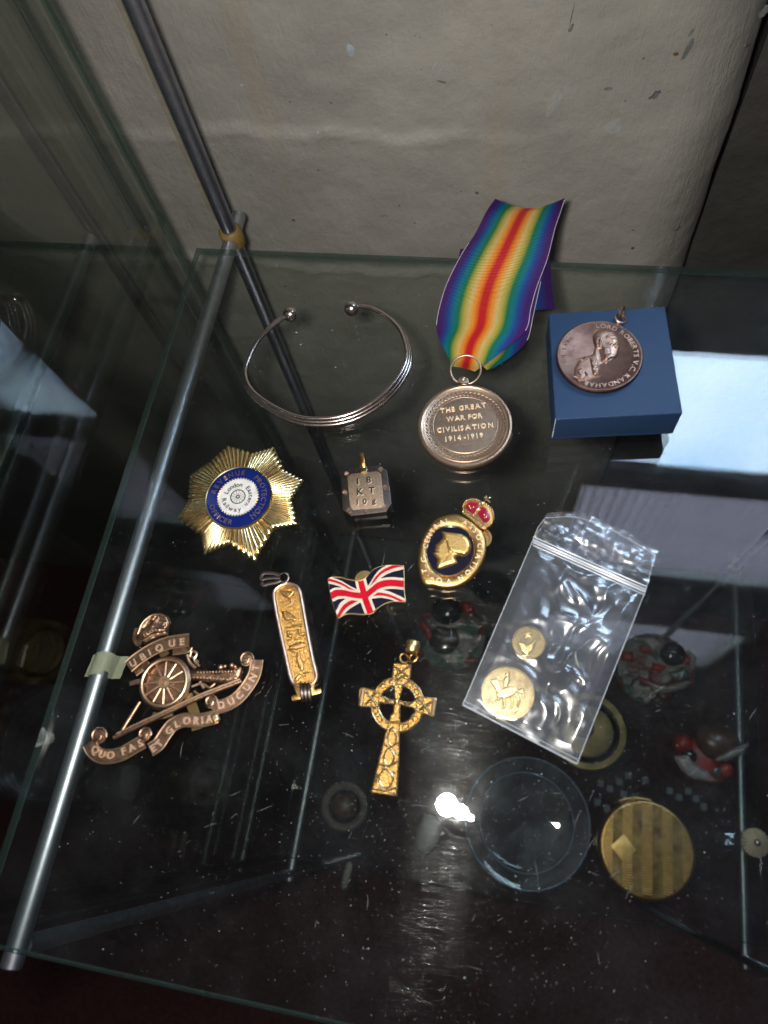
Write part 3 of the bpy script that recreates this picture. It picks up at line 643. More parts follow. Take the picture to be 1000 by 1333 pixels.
lay = [(X(head), .75, 3.2), (X(bust), .5, 2.0), (X([(372, 262), (400, 232), (440, 222), (490, 232), (500, 250), (450, 262), (425, 290), (420, 340), (404, 340), (386, 325), (374, 300)]), .22, .5), (X([(430, 330), (470, 335), (480, 370), (450, 400), (430, 380)]), .25, .8), (X([(448, 268), (500, 262), (528, 285), (500, 282), (455, 285)]), .28, .35), (X(el(400, 298, 18, 28)), .35, .5), (X(el(402, 300, 9, 16)), -.3, .4), (X(el(508, 318, 22, 10, rot=-.5)), .35, .5), (X([(512, 300), (530, 335), (524, 348), (505, 342), (498, 320)]), .45, .6),
       (X([(438, 385), (470, 372), (505, 378), (520, 372), (512, 392), (480, 396), (455, 410), (440, 405)]), .45, .45), (X(el(470, 312, 16, 8, rot=-.3)), -.3, .4), (X(el(505, 290, 20, 7, rot=.2)), .3, .4),
       (X([(355, 400), (392, 392), (418, 494), (374, 502)]), .45, .5), (X([(290, 396), (330, 380), (345, 400), (310, 418)]), .4, .5), (X([(362, 412), (384, 408), (388, 425), (366, 430)]), .3, .3), (X([(370, 445), (392, 440), (397, 458), (374, 462)]), .3, .3), (X([(378, 475), (402, 470), (406, 488), (380, 492)]), .3, .3)]
mesh('portrait', relief(lay, ZM + 2.1, .13, .015, 3.0, 4), M['bronze_hi'], bm_, angle=180)
gs = [tube([C(a, b_, zz + .75) for a, b_ in pl], .16, 6) for pl in ([(285, 530), (300, 490), (282, 462), (305, 452)], [(310, 520), (335, 490), (325, 470), (345, 492)], [(262, 500), (282, 505), (300, 520)], [(300, 400), (318, 405), (335, 396)])]
mesh('uniform_braid', join(*gs), M['bronze_hi'], bm_)
mesh('lettering', letters("LORD ROBERTS V.C. KANDAHAR", on_arc(mcen, RB - 3.3, 98, -112), 2.6, ZM + 2.05, .32, .01, .12), M['bronze_hi'], bm_)
mesh('lettering', letters("F.M. EARL", on_arc(mcen, RB - 3.3, 200, 145), 2.0, ZM + 2.05, .2, .0, .22), M['bronze'], bm_)
k1 = np.array(C(525, 178, ZM + 2)); k2 = np.array(C(540, 130, ZM + 3.5))
mesh('loop', join(ball((k1[0] - .4, k1[1] - 1.2, ZM + 1.3), 1.25, 14, 10), ring((k2[0], k2[1] - 1.0, ZM + 2.0), 2.1, .42, 28, (.3, .2, 1), 8)), M['bronze_hi'], bm_)
mesh('jump_ring', ring((k2[0] + .3, k2[1] + 1.2, ZM + 3.0), 2.0, .55, 28, (.95, -.3, .3), 8), M['bronze_hi'], bm_)

# ------------------------------------------------------------------ star badge
C = Crop(220, 560, 5.0)
zc = 6.4; cc = np.array(C(452, 437, zc)); 
tips = [(380, 100), (680, 108), (872, 322), (836, 610), (558, 850), (226, 806), (50, 568), (140, 292)]
tipw = [np.array(C(*t, 3.4))[:2] - cc[:2] for t in tips]; valley = [(548, 152), (752, 262), (800, 448), (690, 640), (390, 745), (215, 690), (128, 462), (255, 215)]
valw = [np.array(C(*t, 4.0))[:2] - cc[:2] for t in valley]
sb = thing('star_badge', 'gold eight pointed rayed star badge with a blue enamel centre reading REVENUE PROTECTION OFFICER', 'badge', (cc[0], cc[1], 0))
outline = []
for i in range(8):
    outline.append(tipw[i]); outline.append(valw[i])
gs = []; nper = 5; allr = []
for i in range(16):
    a, b_ = outline[i], outline[(i + 1) % 16]
    for k in range(nper): allr.append(a + (b_ - a) * (k / nper))
mesh('back_plate', prism([tuple(cc[:2] + np.array(p) * .94) for p in outline], 1.2, 2.6), M['gold'], sb)
for i, p in enumerate(allr):
    q_ = allr[(i + 1) % len(allr)]; R1 = np.linalg.norm(p); d = p / R1
    wd = abs(np.cross(np.append((q_ - p), 0), np.append(d, 0))[2]) * .5; wd = max(.55, min(.95, wd * 1.15 + .1))
    zr = lambda r: 6.3 - 3.2 * ((r - 11) / 14.0) ** 1.3 if r > 11 else 6.3
    pts = []; rr = []
    for t in (0, .25, .5, .75, .93, .985, 1.0):
        r = 11.2 + (R1 - 11.2) * t; pts.append((cc[0] + d[0] * r, cc[1] + d[1] * r, zr(r) - .75)); rr.append(wd * (.62 + .38 * t) * (1 if t < .9 else (1.05 if t < .98 else (.8 if t < 1 else .25))))
    mesh('ray', tube(pts, rr, 8, flat=1.25), M['gold_pol'], sb, angle=75)
mesh('gold_collar', lathe([(10.9, 4), (12.9, 5.6), (12.9, 6.3), (12.55, 6.75), (12.2, 6.6), (12.1, 4)], (cc[0], cc[1], 0), 80), M['gold_pol'], sb)
RBL = 12.2
mesh('blue_enamel', lathe([(RBL, 6.2), (RBL - .2, 6.55), (9, 6.75), (5, 6.85), (0, 6.9)], (cc[0], cc[1], 0), 80), M['blue_en'], sb)
tooth = []
for k in range(44):
    a = 2 * PI * k / 44; tooth.append((cc[0] + 7.2 * math.cos(a), cc[1] + 7.2 * math.sin(a))); a += .10; tooth.append((cc[0] + 7.95 * math.cos(a), cc[1] + 7.95 * math.sin(a)))
mesh('toothed_disc', prism(tooth, 6.3, 7.0), M['white_en'], sb, angle=20)
mesh('tooth_edging', join(*[tube([(*tooth[2 * k], 6.95), (*tooth[2 * k + 1], 6.95)], .13, 5) for k in range(44)]), M['gold'], sb, kind='stuff')
mesh('lettering', join(letters("REVENUE", on_arc(cc, 9.0, 178, 88), 2.75, 6.6, .32, .01, .15), letters("PROTECTION", on_arc(cc, 9.0, 62, -48), 2.75, 6.6, .32, .01, .08), letters("OFFICER", on_arc(cc, 11.15, 203, 272), 2.75, 6.5, .34, .01, .10)), M['rose'], sb)
mesh('lettering', join(letters("London", on_arc(cc, 4.15, 172, 82), 2.45, 6.98, .06, .02, .05), letters("Eastern", on_arc(cc, 4.15, 60, -42), 2.45, 6.98, .06, .02, .03), letters("Railway", on_arc(cc, 6.05, 192, 298), 2.45, 6.98, .06, .02, .06)), M['black'], sb)
gs = [ring((cc[0], cc[1], 7.02), 2.75, .2, 40), ring((cc[0], cc[1], 7.02), .55, .2, 20)] + [tube([(cc[0] + .5 * math.cos(a), cc[1] + .5 * math.sin(a), 7.02), (cc[0] + 2.7 * math.cos(a), cc[1] + 2.7 * math.sin(a), 7.02)], .09, 5) for a in np.arange(0, 2 * PI, 2 * PI / 12)]
mesh('wheel_emblem', join(*gs), M['black'], sb)

# ------------------------------------------------------------------ 18 KT ingot pendant
C = Crop(420, 580, 8.3333)
zi = 3.2; ig = thing('ingot_pendant', 'small square pendant with cut corners and screws, stamped 18 KT 10g', 'pendant', C(470, 480, 0))
outer = [(195, 335), (255, 258), (625, 212), (698, 268), (745, 625), (690, 718), (312, 762), (218, 700)]
mesh('plate', prism(C.xy(outer, zi), .3, zi, .25, 2), M['ingot'], ig)
inner = [(268, 345), (312, 304), (598, 278), (636, 305), (668, 640), (640, 676), (330, 700), (296, 655)]
mesh('face', prism(C.xy(inner, zi + .5), zi - .4, zi + .5, .18, 2), M['ingot_in'], ig)
for s_, a, b_ in (("18", (368, 420), (545, 398)), ("KT", (365, 535), (575, 512)), ("10g", (368, 640), (585, 622))):  # dark letters and pale offset copy paint engraved shade and lit edge
    mesh('lettering', letters(s_, on_line(C(*a, zi + .5), C(*b_, zi + .5)), 3.5 if s_ != "10g" else 3.0, zi + .49, .05, .04, .35), M['dark_in'], ig)
    mesh('lit_letter_edge', letters(s_, on_line(C(a[0] + 7, a[1] + 7, zi + .5), C(b_[0] + 7, b_[1] + 7, zi + .5)), 3.5 if s_ != "10g" else 3.0, zi + .47, .04, .04, .35), M['letter'], ig)
for k, (x, y) in enumerate([(262, 308), (632, 262), (680, 455), (670, 660), (485, 712), (290, 705), (243, 510)]):
    c = C(x, y, zi); a = .6 + k
    mesh('screw', join(lathe([(0, .0), (.95, 0), (1.0, .35), (.9, .48), (.7, .48), (.66, .3), (0, .3)], c, 20), tube([(c[0] - .7 * math.cos(a), c[1] - .7 * math.sin(a), c[2] + .34), (c[0] + .7 * math.cos(a), c[1] + .7 * math.sin(a), c[2] + .34)], .13, 5)), M['rose'], ig)
bp = [np.array(C(448, 290, zi - .5)), np.array(C(445, 240, zi + .8)), np.array(C(430, 170, zi + 1.6)), np.array(C(417, 95, zi + .8)), np.array(C(417, 110, zi - 2)), np.array(C(440, 200, zi - 2.4)), np.array(C(450, 280, zi - 1.6))]
mesh('bail', tube(smooth_path(bp, 5), [1.0 + 0 * i for i in range(31)], 8, flat=.35), M['gold_dull'], ig)
mesh('bail_collar', bevel_geo(prism(C.xy([(408, 232), (482, 226), (482, 282), (415, 290)], zi + 1), zi - .6, zi + 1.1), .25, 2), M['gold_pol'], ig)

# ------------------------------------------------------------------ oval badge with crown
C = Crop(520, 630, 7.143)
zo = 3.2; ov = thing('crowned_badge', 'gold oval badge with a helmeted head on navy and a red enamelled crown', 'badge', C(485, 620, 0))
outo = [(235, 932), (190, 850), (170, 740), (178, 620), (205, 510), (262, 410), (345, 325), (450, 285), (560, 282), (670, 330), (750, 400), (800, 500), (808, 610), (780, 720), (720, 820), (630, 905), (520, 955), (400, 962), (310, 940)]
inno = [(252, 640), (262, 560), (300, 480), (362, 418), (440, 388), (525, 390), (605, 425), (660, 485), (690, 560), (692, 640), (670, 715), (620, 780), (550, 830), (470, 855), (390, 845), (320, 800), (272, 730)]
def band(outp, innp, z0, z1, dome, n=96):
    """ring of metal between two closed outlines, rounded on top"""
    def res(p):
        p = smooth_path(p, 8, True); c = np.array([C(480, 620, z0)[0], C(480, 620, z0)[1]]); an = np.arctan2(p[:, 1] - c[1], p[:, 0] - c[0]); r = np.hypot(p[:, 0] - c[0], p[:, 1] - c[1]); o_ = np.argsort(an)
        A_ = np.linspace(-PI, PI, n, endpoint=False); return c, A_, np.interp(A_, an[o_], r[o_], period=2 * PI)
    c, A_, ro = res(outp); _, _, ri = res(innp); V = []; prof = [(1.0, z0), (1.0, z1 - .3), (.94, z1), (.8, z1 + dome * .7), (.5, z1 + dome), (.2, z1 + dome * .7), (.06, z1), (0, z1 - .3), (0, z0)]
    for k in range(n):
        for t, z_ in prof: r = ri[k] + (ro[k] - ri[k]) * t; V.append((c[0] + r * math.cos(A_[k]), c[1] + r * math.sin(A_[k]), z_))
    m_ = len(prof); Fs = [(k * m_ + i, ((k + 1) % n) * m_ + i, ((k + 1) % n) * m_ + i + 1, k * m_ + i + 1) for k in range(n) for i in range(m_ - 1)]
    return (V, Fs), c
gB, cb = band(C.xy(outo, zo), C.xy(inno, zo), .8, zo, .35)
mesh('oval_band', gB, M['gold_dull'], ov)
io = C.xy(inno, zo); mesh('navy_field', prism([tuple(p) for p in smooth_path(io, 3, True)], .9, zo - .5), M['navy'], ov, angle=20)
mesh('inner_rim', tube([(p[0], p[1], zo + .02) for p in smooth_path(io, 4, True)], .2, 6, True), M['gold_pol'], ov)
mid = [((a[0] + b_[0]) / 2, (a[1] + b_[1]) / 2) for a, b_ in zip(C.xy(outo, zo + .3), C.xy(outo, zo + .3))]
cpx = np.array(C(482, 620, zo + .3)[:2])
def oval_text(s_, a0, a1, size=2.55):
    a_o = smooth_path(C.xy(outo, zo + .3), 8, True); an = np.arctan2(a_o[:, 1] - cpx[1], a_o[:, 0] - cpx[0]); r = np.hypot(*(a_o - cpx).T); o_ = np.argsort(an)
    pts = []
    for a in np.linspace(math.radians(a0), math.radians(a1), 60):
        aw = (a + PI) % (2 * PI) - PI; rr = np.interp(aw, an[o_], r[o_], period=2 * PI) - 3.1; pts.append((cpx[0] + rr * math.cos(a), cpx[1] + rr * math.sin(a)))
    return letters(s_, on_path(pts), size, zo + .02, .62, .0, .2)
mesh('lettering', join(oval_text("CENTRAL", 182, 100), oval_text("ASSOCIATION", 78, -72), oval_text("VOL.T.C.", -82, -165)), M['letter'], ov)
hd = [(392, 440), (440, 447), (500, 452), (570, 460), (622, 485), (655, 530), (668, 585), (655, 635), (620, 668), (590, 672), (560, 660), (530, 668), (520, 690), (542, 732), (500, 748), (440, 765), (380, 788), (352, 785), (345, 745), (352, 695), (335, 665), (314, 642), (335, 628), (328, 605), (340, 590), (338, 565), (362, 548), (384, 520), (404, 500), (402, 470)]
X = lambda pts: C.xy(pts, zo)
mesh('helmeted_head', relief([(X(hd), 1.0, 1.6), (X([(392, 440), (500, 452), (570, 460), (622, 485), (655, 530), (668, 585), (655, 635), (610, 668), (560, 655), (500, 640), (450, 600), (440, 540), (408, 505)]), .55, .7), (X(el(475, 625, 22, 28)), .4, .5), (X([(400, 720), (470, 640), (480, 650), (410, 735)]), -.25, .3)], zo - .45, .13, .02, 3.5, 8), M['gold_head'], ov, angle=180)
def P2(pts, z): return C.xy(pts, z)
crown = [(592, 262), (590, 215), (600, 175), (640, 145), (700, 138), (752, 152), (800, 180), (850, 225), (882, 290), (868, 358), (822, 398), (768, 412)]
mesh('crown', prism([tuple(p) for p in smooth_path(P2(crown, zo + .6), 3, True)], 1.2, zo + .5, .3, 2), M['gold_dull'], ov)
for cu in ([(622, 222), (628, 180), (668, 160), (715, 168), (748, 190), (722, 232), (690, 275), (660, 262)], [(728, 265), (770, 208), (815, 232), (845, 282), (835, 335), (790, 358), (760, 320)]):
    mesh('red_enamel', prism([tuple(p) for p in smooth_path(P2(cu, zo + .9), 3, True)], zo, zo + .72, .15, 2), M['crimson'], ov)
gs = []
for pl in ([(592, 262), (596, 190), (640, 148), (700, 140), (750, 160)], [(750, 160), (810, 185), (860, 235), (880, 295), (865, 358)], [(750, 160), (742, 205), (720, 245), (690, 290)]):
    pp = smooth_path([C(a, b_, zo + .9) for a, b_ in pl], 6); gs += [ball(p, .34, 7, 5) for p in pp[::2]]
gs += [ball(C(a, b_, zo + 1.0), .42, 8, 6) for a, b_ in ((650, 205), (665, 222), (690, 215), (790, 290), (810, 305), (795, 318), (740, 225), (735, 245), (750, 240))]
gs += [tube([C(a, b_, zo + .8) for a, b_ in pl], .42, 8) for pl in ([(595, 268), (680, 330), (768, 410)], [(607, 240), (690, 298), (785, 385)])]
gs += [ball(C(612 + 20 * k, 262 + 16.5 * k, zo + 1.0), .36, 7, 5) for k in range(9)]
gs += [ball(C(775, 178, zo + 1.0), .6, 10, 8), tube([C(770, 185, zo + .9), C(825, 128, zo + .9)], .42, 8), tube([C(790, 122, zo + .9), C(845, 172, zo + .9)], .42, 8), ball(C(840, 128, zo + 1), .45, 8, 6), ball(C(805, 118, zo + 1), .4, 8, 6)]
mesh('crown_beading', join(*gs), M['gold_pol'], ov, kind='stuff')
pc = C(752, 500, 1.2); mesh('clutch', lathe([(0, .0), (3.9, 0), (4.2, .4), (4.0, 1.0), (3.3, 1.0), (3.1, .6), (0, .6)], (pc[0], pc[1], .1), 40), M['gold_dull'], ov)

# ------------------------------------------------------------------ union flag pin
C = Crop(410, 720, 7.6923)
zf = 4.0; fl = thing('flag_pin', 'small waving red, white and blue union flag enamel lapel pin', 'badge', C(520, 400, 0))
top = smooth_path([(132, 262), (170, 242), (250, 242), (330, 262), (410, 274), (470, 268), (530, 225), (590, 165), (660, 135), (760, 122), (888, 130)], 8)
bot = smooth_path([(232, 652), (300, 614), (370, 606), (440, 612), (510, 612), (575, 600), (630, 548), (690, 508), (760, 484), (830, 482), (906, 488)], 8)
left = smooth_path([(132, 262), (150, 370), (180, 490), (232, 652)], 12); right = smooth_path([(888, 130), (892, 250), (893, 370), (906, 488)], 12)
def ev(path, t):
    d = np.linspace(0, 1, len(path)); return np.stack([np.interp(t, d, path[:, 0]), np.interp(t, d, path[:, 1])], -1)
nu, nv = 236, 120; Sg, Tg = np.meshgrid(np.linspace(0, 1, nu), np.linspace(0, 1, nv))
A_ = ev(top, Sg) * (1 - Tg)[..., None] + ev(bot, Sg) * Tg[..., None] + ev(left, Tg) * (1 - Sg)[..., None] + ev(right, Tg) * Sg[..., None]
c00, c10, c01, c11 = top[0], top[-1], bot[0], bot[-1]
A_ -= ((1 - Sg) * (1 - Tg))[..., None] * c00 + (Sg * (1 - Tg))[..., None] * c10 + ((1 - Sg) * Tg)[..., None] * c01 + (Sg * Tg)[..., None] * c11
Zf = zf + .35 * np.sin(Sg * 2 * PI * 1.05 + 2.6)
Vf = np.array([C(A_[j, i, 0], A_[j, i, 1], Zf[j, i]) for j in range(nv) for i in range(nu)])
cs, ct_ = (Sg[:-1, :-1] + Sg[1:, 1:]) / 2, (Tg[:-1, :-1] + Tg[1:, 1:]) / 2
dx = (cs - .475) * 1.9; dy = (ct_ - .5)
d1 = (dy - dx * .5 / .95); d2 = (dy + dx * .5 / .95)
cl = np.zeros(cs.shape, int)
cl[(np.abs(d1) < .115) | (np.abs(d2) < .115)] = 1
s1 = np.where(dx < 0, d1 + .012, d1 - .012); s2_ = np.where(dx < 0, d2 - .012, d2 + .012)
cl[(np.abs(s1) < .044) | (np.abs(s2_) < .044)] = 2
cl[(np.abs(dx) < .165) | (np.abs(dy) < .165)] = 1
cl[(np.abs(dx) < .092) | (np.abs(dy) < .098)] = 2
for val, nm, mt in ((0, 'blue_enamel', M['navy']), (1, 'white_enamel', M['cream_en']), (2, 'red_enamel', M['red_en'])):
    jj, ii = np.nonzero(cl == val); a = jj * nu + ii; Fs = np.stack([a, a + nu, a + nu + 1, a + 1], 1)
    used, inv = np.unique(Fs.ravel(), return_inverse=True); mesh(nm, (Vf[used], [tuple(x) for x in inv.reshape(-1, 4)]), mt, fl, angle=180)
edge = [C(*p, zf + .35 * math.sin(0)) for p in np.concatenate([top, right[1:], bot[::-1][1:], left[::-1][1:-1]])]
mesh('gold_edge', tube([(x, y, z_ - .1) for x, y, z_ in edge], .26, 6, True), M['gold'], fl)
mesh('back', prism([(x, y) for x, y, _ in edge], zf - 1.3, zf - .5), M['gold_dull'], fl)
pc = C(500, 240, 1.5); mesh('clutch', lathe([(0, 0), (3.2, 0), (3.6, .5), (3.4, 1.4), (0, 1.6)], (pc[0], pc[1] - 1.0, .1), 32), M['gold'], fl)

# ------------------------------------------------------------------ cartouche pendant
C = Crop(320, 730, 6.6667)
zk = 2.0; ca = thing('cartouche_pendant', 'long narrow gold pendant with raised hieroglyphs and a folded bail', 'pendant', C(430, 640, 0))
body = [(350, 186), (410, 192), (455, 220), (480, 265), (500, 360), (545, 620), (590, 850), (615, 950), (622, 1010), (600, 1060), (560, 1085), (480, 1090), (420, 1085), (385, 1045), (360, 960), (330, 820), (290, 640), (250, 440), (230, 300), (245, 245), (290, 205)]
mesh('body', prism([tuple(p) for p in smooth_path(C.xy(body, zk), 4, True)], .3, zk - .5), M['gold_grain'], ca, angle=30)
cenb = np.array(C(430, 640, zk)[:2]); sp_ = smooth_path(C.xy(body, zk), 6, True)
def inset(p, d):
    t = np.roll(p, -1, 0) - np.roll(p, 1, 0); t /= np.linalg.norm(t, axis=1)[:, None]; n_ = np.stack([-t[:, 1], t[:, 0]], 1)
    if ((cenb - p) * n_).sum() < 0: n_ = -n_
    return p + n_ * d
sr = inset(sp_, .5); mesh('rim', tube([(x, y, zk - .35) for x, y in sr], .62, 8, True), M['rose'], ca)
sr = inset(sp_, 1.45); mesh('inner_rim', tube([(x, y, zk - .5) for x, y in sr], .18, 6, True), M['gold_dull'], ca)
gl_ = [[(290, 250), (400, 262), (420, 240), (425, 262), (405, 300), (370, 325), (330, 310), (300, 280)], [(362, 320), (385, 330), (392, 370), (372, 362)],
       [(310, 440), (350, 430), (385, 455), (420, 475), (445, 505), (420, 525), (385, 510), (350, 520), (322, 490)], [(380, 525), (400, 520), (400, 570), (380, 575)],
       [(350, 610), (372, 600), (380, 630), (400, 640), (395, 670), (360, 660)], [(440, 590), (470, 585), (480, 620), (510, 612), (508, 645), (460, 650)],
       [(360, 770), (380, 735), (430, 710), (480, 700), (515, 712), (515, 745), (440, 765)], [(435, 800), (462, 795), (485, 850), (505, 930), (490, 955), (462, 940), (440, 870)],
       [(420, 1010), (450, 985), (490, 980), (520, 975), (520, 1000), (480, 1005), (445, 1040), (425, 1040)]]
mesh('hieroglyphs', join(*[relief([(C.xy(g_, zk), .5, .55)], zk - .52, .12, .05, 5) for g_ in gl_]), M['gold_dull'], ca, angle=180, kind='stuff')
ln = [[(425, 262), (408, 365), (325, 410), (310, 430)], [(290, 250), (345, 240), (410, 235)], [(345, 580), (420, 572), (490, 540)], [(400, 560), (492, 572)], [(355, 690), (420, 672), (430, 690), (510, 655)], [(362, 775), (440, 768), (518, 745)], [(385, 785), (430, 790)], [(440, 640), (445, 600), (475, 590)], [(500, 975), (560, 965)]]
mesh('hieroglyph_lines', join(*[tube([C(a, b_, zk - .35) for a, b_ in l_], .22, 6) for l_ in ln]), M['gold_dull'], ca, kind='stuff')
bar = [(395, 1172), (440, 1160), (430, 1130), (415, 1090), (480, 1085), (600, 1065), (590, 1100), (600, 1118), (650, 1108), (655, 1145), (570, 1170), (480, 1200), (400, 1215)]
mesh('foot_bar', prism(C.xy(bar, zk), .3, zk - .1, .2, 2), M['gold_dull'], ca)
for dx_ in (0, 32, 64): mesh('wire_wrap', tube(smooth_path([C(480 + dx_, 1075, zk - .8), C(483 + dx_, 1080, zk + .7), C(488 + dx_, 1135, zk + 1.3), (C(495 + dx_, 1205, zk + .4)), C(495 + dx_, 1208, zk - 1.4)], 5), .75, 8), M['ingot'], ca)
rc = C(330, 147, zk + .6); mesh('jump_ring', ring(rc, 1.7, .38, 28, (.1, -.2, 1), 8), M['silver'], ca)
for k, pl in enumerate(([(300, 128), (240, 112), (160, 110), (135, 140), (150, 180)], [(300, 150), (240, 150), (180, 155), (145, 165)], [(305, 170), (260, 188), (200, 200), (155, 212), (140, 190)])):
    mesh('bail', tube(smooth_path([C(a, b_, zk + 1.2 + (.9 if k == 1 else 0)) for a, b_ in pl], 5), .85 if k != 1 else .7, 8, flat=.7), M['ingot'], ca)

# ------------------------------------------------------------------ celtic cross
C = Crop(440, 820, 5.793)
zx = 2.6; cx = thing('cross_pendant', 'gold ringed cross pendant with raised diamond pattern and barrel bail', 'pendant', C(430, 700, 0))
arms = {'shaft': [(388, 690), (462, 690), (458, 950), (442, 1250), (350, 1238), (255, 1222), (300, 1040), (345, 850), (368, 760)],
        'top_arm': [(425, 255), (550, 262), (545, 350), (522, 395), (490, 425), (470, 490), (462, 530), (432, 530), (430, 430), (412, 380), (415, 340)],
        'side_arm': [(165, 445), (190, 440), (295, 465), (322, 500), (400, 530), (440, 528), (440, 558), (400, 556), (318, 545), (300, 582), (165, 575), (160, 560)],
        'side_arm_r': [(738, 518), (742, 545), (722, 650), (605, 615), (562, 582), (480, 562), (452, 558), (452, 530), (490, 545), (562, 552), (602, 508)], 'core': [(425, 540), (465, 540), (466, 700), (385, 700), (400, 650), (425, 620)]}
for k_, pl in arms.items():
    mesh({'side_arm_r': 'side_arm'}.get(k_, k_), prism(C.xy(pl, zx), .5, zx - .05 * list(arms).index(k_), .12, 1), M['gold_grain'], cx)
    mesh('arm_edging', tube([(x, y, zx) for x, y in densify(C.xy(pl, zx), 1.0)], .27, 6, True), M['gold_wire'], cx)
rc = np.array(C(448, 560, zx)); ro = np.linalg.norm(np.array(C(245, 560, zx)) - np.array(C(652, 560, zx))) / 2; ri = ro * .69
mesh('circle', lathe([(ri, .6), (ri, zx - .45), (ri + .2, zx - .3), (ro - .2, zx - .3), (ro, zx - .45), (ro, .6), (ri, .6)], (rc[0], rc[1], 0), 72), M['gold_grain'], cx)
gs = [ring((rc[0], rc[1], zx - .2), ri + .2, .28, 60, s2=6), ring((rc[0], rc[1], zx - .2), ro - .2, .28, 60, s2=6)]
for a in (15, 40, 65, 112, 138, 162, 205, 228, 300, 330):
    a = math.radians(a); rm = (ri + ro) / 2; gs.append(tube([(rc[0] + (rm + (ro - ri) * .28 * math.sin(t)) * math.cos(a + .13 * math.cos(t)), rc[1] + (rm + (ro - ri) * .28 * math.sin(t)) * math.sin(a + .13 * math.cos(t)), zx) for t in np.linspace(0, 2 * PI, 14, endpoint=False)], .2, 5, True))
CROSS_LINES = []
def X(pts):
    l_ = [C(a, b_, zx + .08) for a, b_ in pts]; CROSS_LINES.append(l_); return l_
for l_ in ([(202, 455), (290, 560)], [(292, 470), (200, 570)], [(605, 510), (700, 630)], [(722, 530), (612, 605)], [(430, 350), (545, 270)], [(425, 275), (530, 350)], [(430, 380), (520, 340)], [(350, 505), (395, 555)], [(395, 520), (345, 555)], [(500, 545), (545, 582)], [(550, 550), (500, 570)]):
    gs.append(tube(X(l_), .26, 6))
for (x, y, a, b_) in ((408, 810, 32, 68), (385, 960, 42, 65), (362, 1122, 55, 72)):
    CROSS_LINES.append([C(x + a * math.cos(t) * (1 - .25 * abs(math.sin(t))), y + b_ * math.sin(t), zx + .08) for t in np.linspace(0, 2 * PI * .98, 24)])
    gs.append(tube([C(x + a * math.cos(t) * (1 - .25 * abs(math.sin(t))), y + b_ * math.sin(t), zx + .08) for t in np.linspace(0, 2 * PI, 24, endpoint=False)], .3, 6, True))
gs += [tube(X(l_), .26, 6) for l_ in ([(345, 860), (385, 890), (455, 850)], [(372, 890), (420, 910), (455, 940)], [(310, 1010), (385, 1035), (450, 990)], [(330, 1040), (440, 1085)], [(262, 1180), (300, 1130), (320, 1195), (440, 1240)], [(260, 1200), (360, 1215), (440, 1190)], [(268, 1160), (310, 1080)], [(390, 745), (410, 735), (430, 745)])]
gs.append(ring(C(468, 410, zx + .05), 1.2, .24, 20, s2=6)); gs.append(ring(C(478, 320, zx + .05), 1.3, .24, 20, s2=6))
mesh('raised_wires', join(*gs), M['gold_wire'], cx, kind='stuff')
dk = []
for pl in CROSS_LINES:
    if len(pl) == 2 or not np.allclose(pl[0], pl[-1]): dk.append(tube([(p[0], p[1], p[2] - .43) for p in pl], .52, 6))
mesh('wire_shade', join(*dk), M['groove_shade'], cx, kind='stuff')  # dark tubes under the wires stand in for the shade beside them
for a, b_ in (((188, 450), (170, 572)), ((728, 525), (712, 645))): mesh('end_cap', tube([C(*a, zx + .2), C(*b_, zx + .2)], .75, 8), M['copper_hi'], cx)
mesh('boss', ball(C(445, 540, zx + .3), 1.15, 14, 10), M['gold_pol'], cx)
mesh('ring_loop', ring(C(500, 215, zx), 1.55, .42, 24, (.5, .2, 1), 8), M['gold_dull'], cx)
mesh('ring_loop', ring(C(568, 212, zx + .4), 1.5, .42, 24, (-.5, .3, 1), 8), M['gold_dull'], cx)
a, b_ = np.array(C(572, 85, zx + .5)), np.array(C(556, 170, zx + .5))
mesh('bail', tube([a, a + (b_ - a) * .08, a + (b_ - a) * .9, b_], [2.1, 2.35, 2.35, 2.1], 24), M['gold'], cx)

# ------------------------------------------------------------------ artillery badge
C = Crop(100, 780, 4.0)
za = 3.4; ar = thing('artillery_badge', 'copper brown field gun badge with scrolls reading UBIQUE and QUO FAS ET GLORIA DUCUNT', 'badge', C(480, 500, 0))
wc = np.array(C(458, 435, za)); rw = np.linalg.norm(np.array(C(325, 435, za)) - np.array(C(592, 435, za))) / 2
mesh('wheel_rim', join(lathe([(rw * .76, 2), (rw * .76, za + .1), (rw * .80, za + .55), (rw * .92, za + .6), (rw, za), (rw, 1.6)], (wc[0], wc[1], 0), 72)), M['copper'], ar)
mesh('wheel_tyre', ring((wc[0], wc[1], za + .5), rw * .86, .55, 64), M['copper_hi'], ar)
for k in range(12):
    a = 2 * PI * k / 12 + .2; mesh('spoke', tube([(wc[0] + rw * .2 * math.cos(a), wc[1] + rw * .2 * math.sin(a), za + .2), (wc[0] + rw * .8 * math.cos(a), wc[1] + rw * .8 * math.sin(a), za - .1)], [.55, .42], 8), M['copper_hi'], ar)
mesh('hub', lathe([(rw * .27, 2), (rw * .27, za + .3), (rw * .22, za + .9), (rw * .15, za + .9), (rw * .12, za + .4), (0, za + .5)], (wc[0], wc[1], 0), 36), M['copper_hi'], ar)
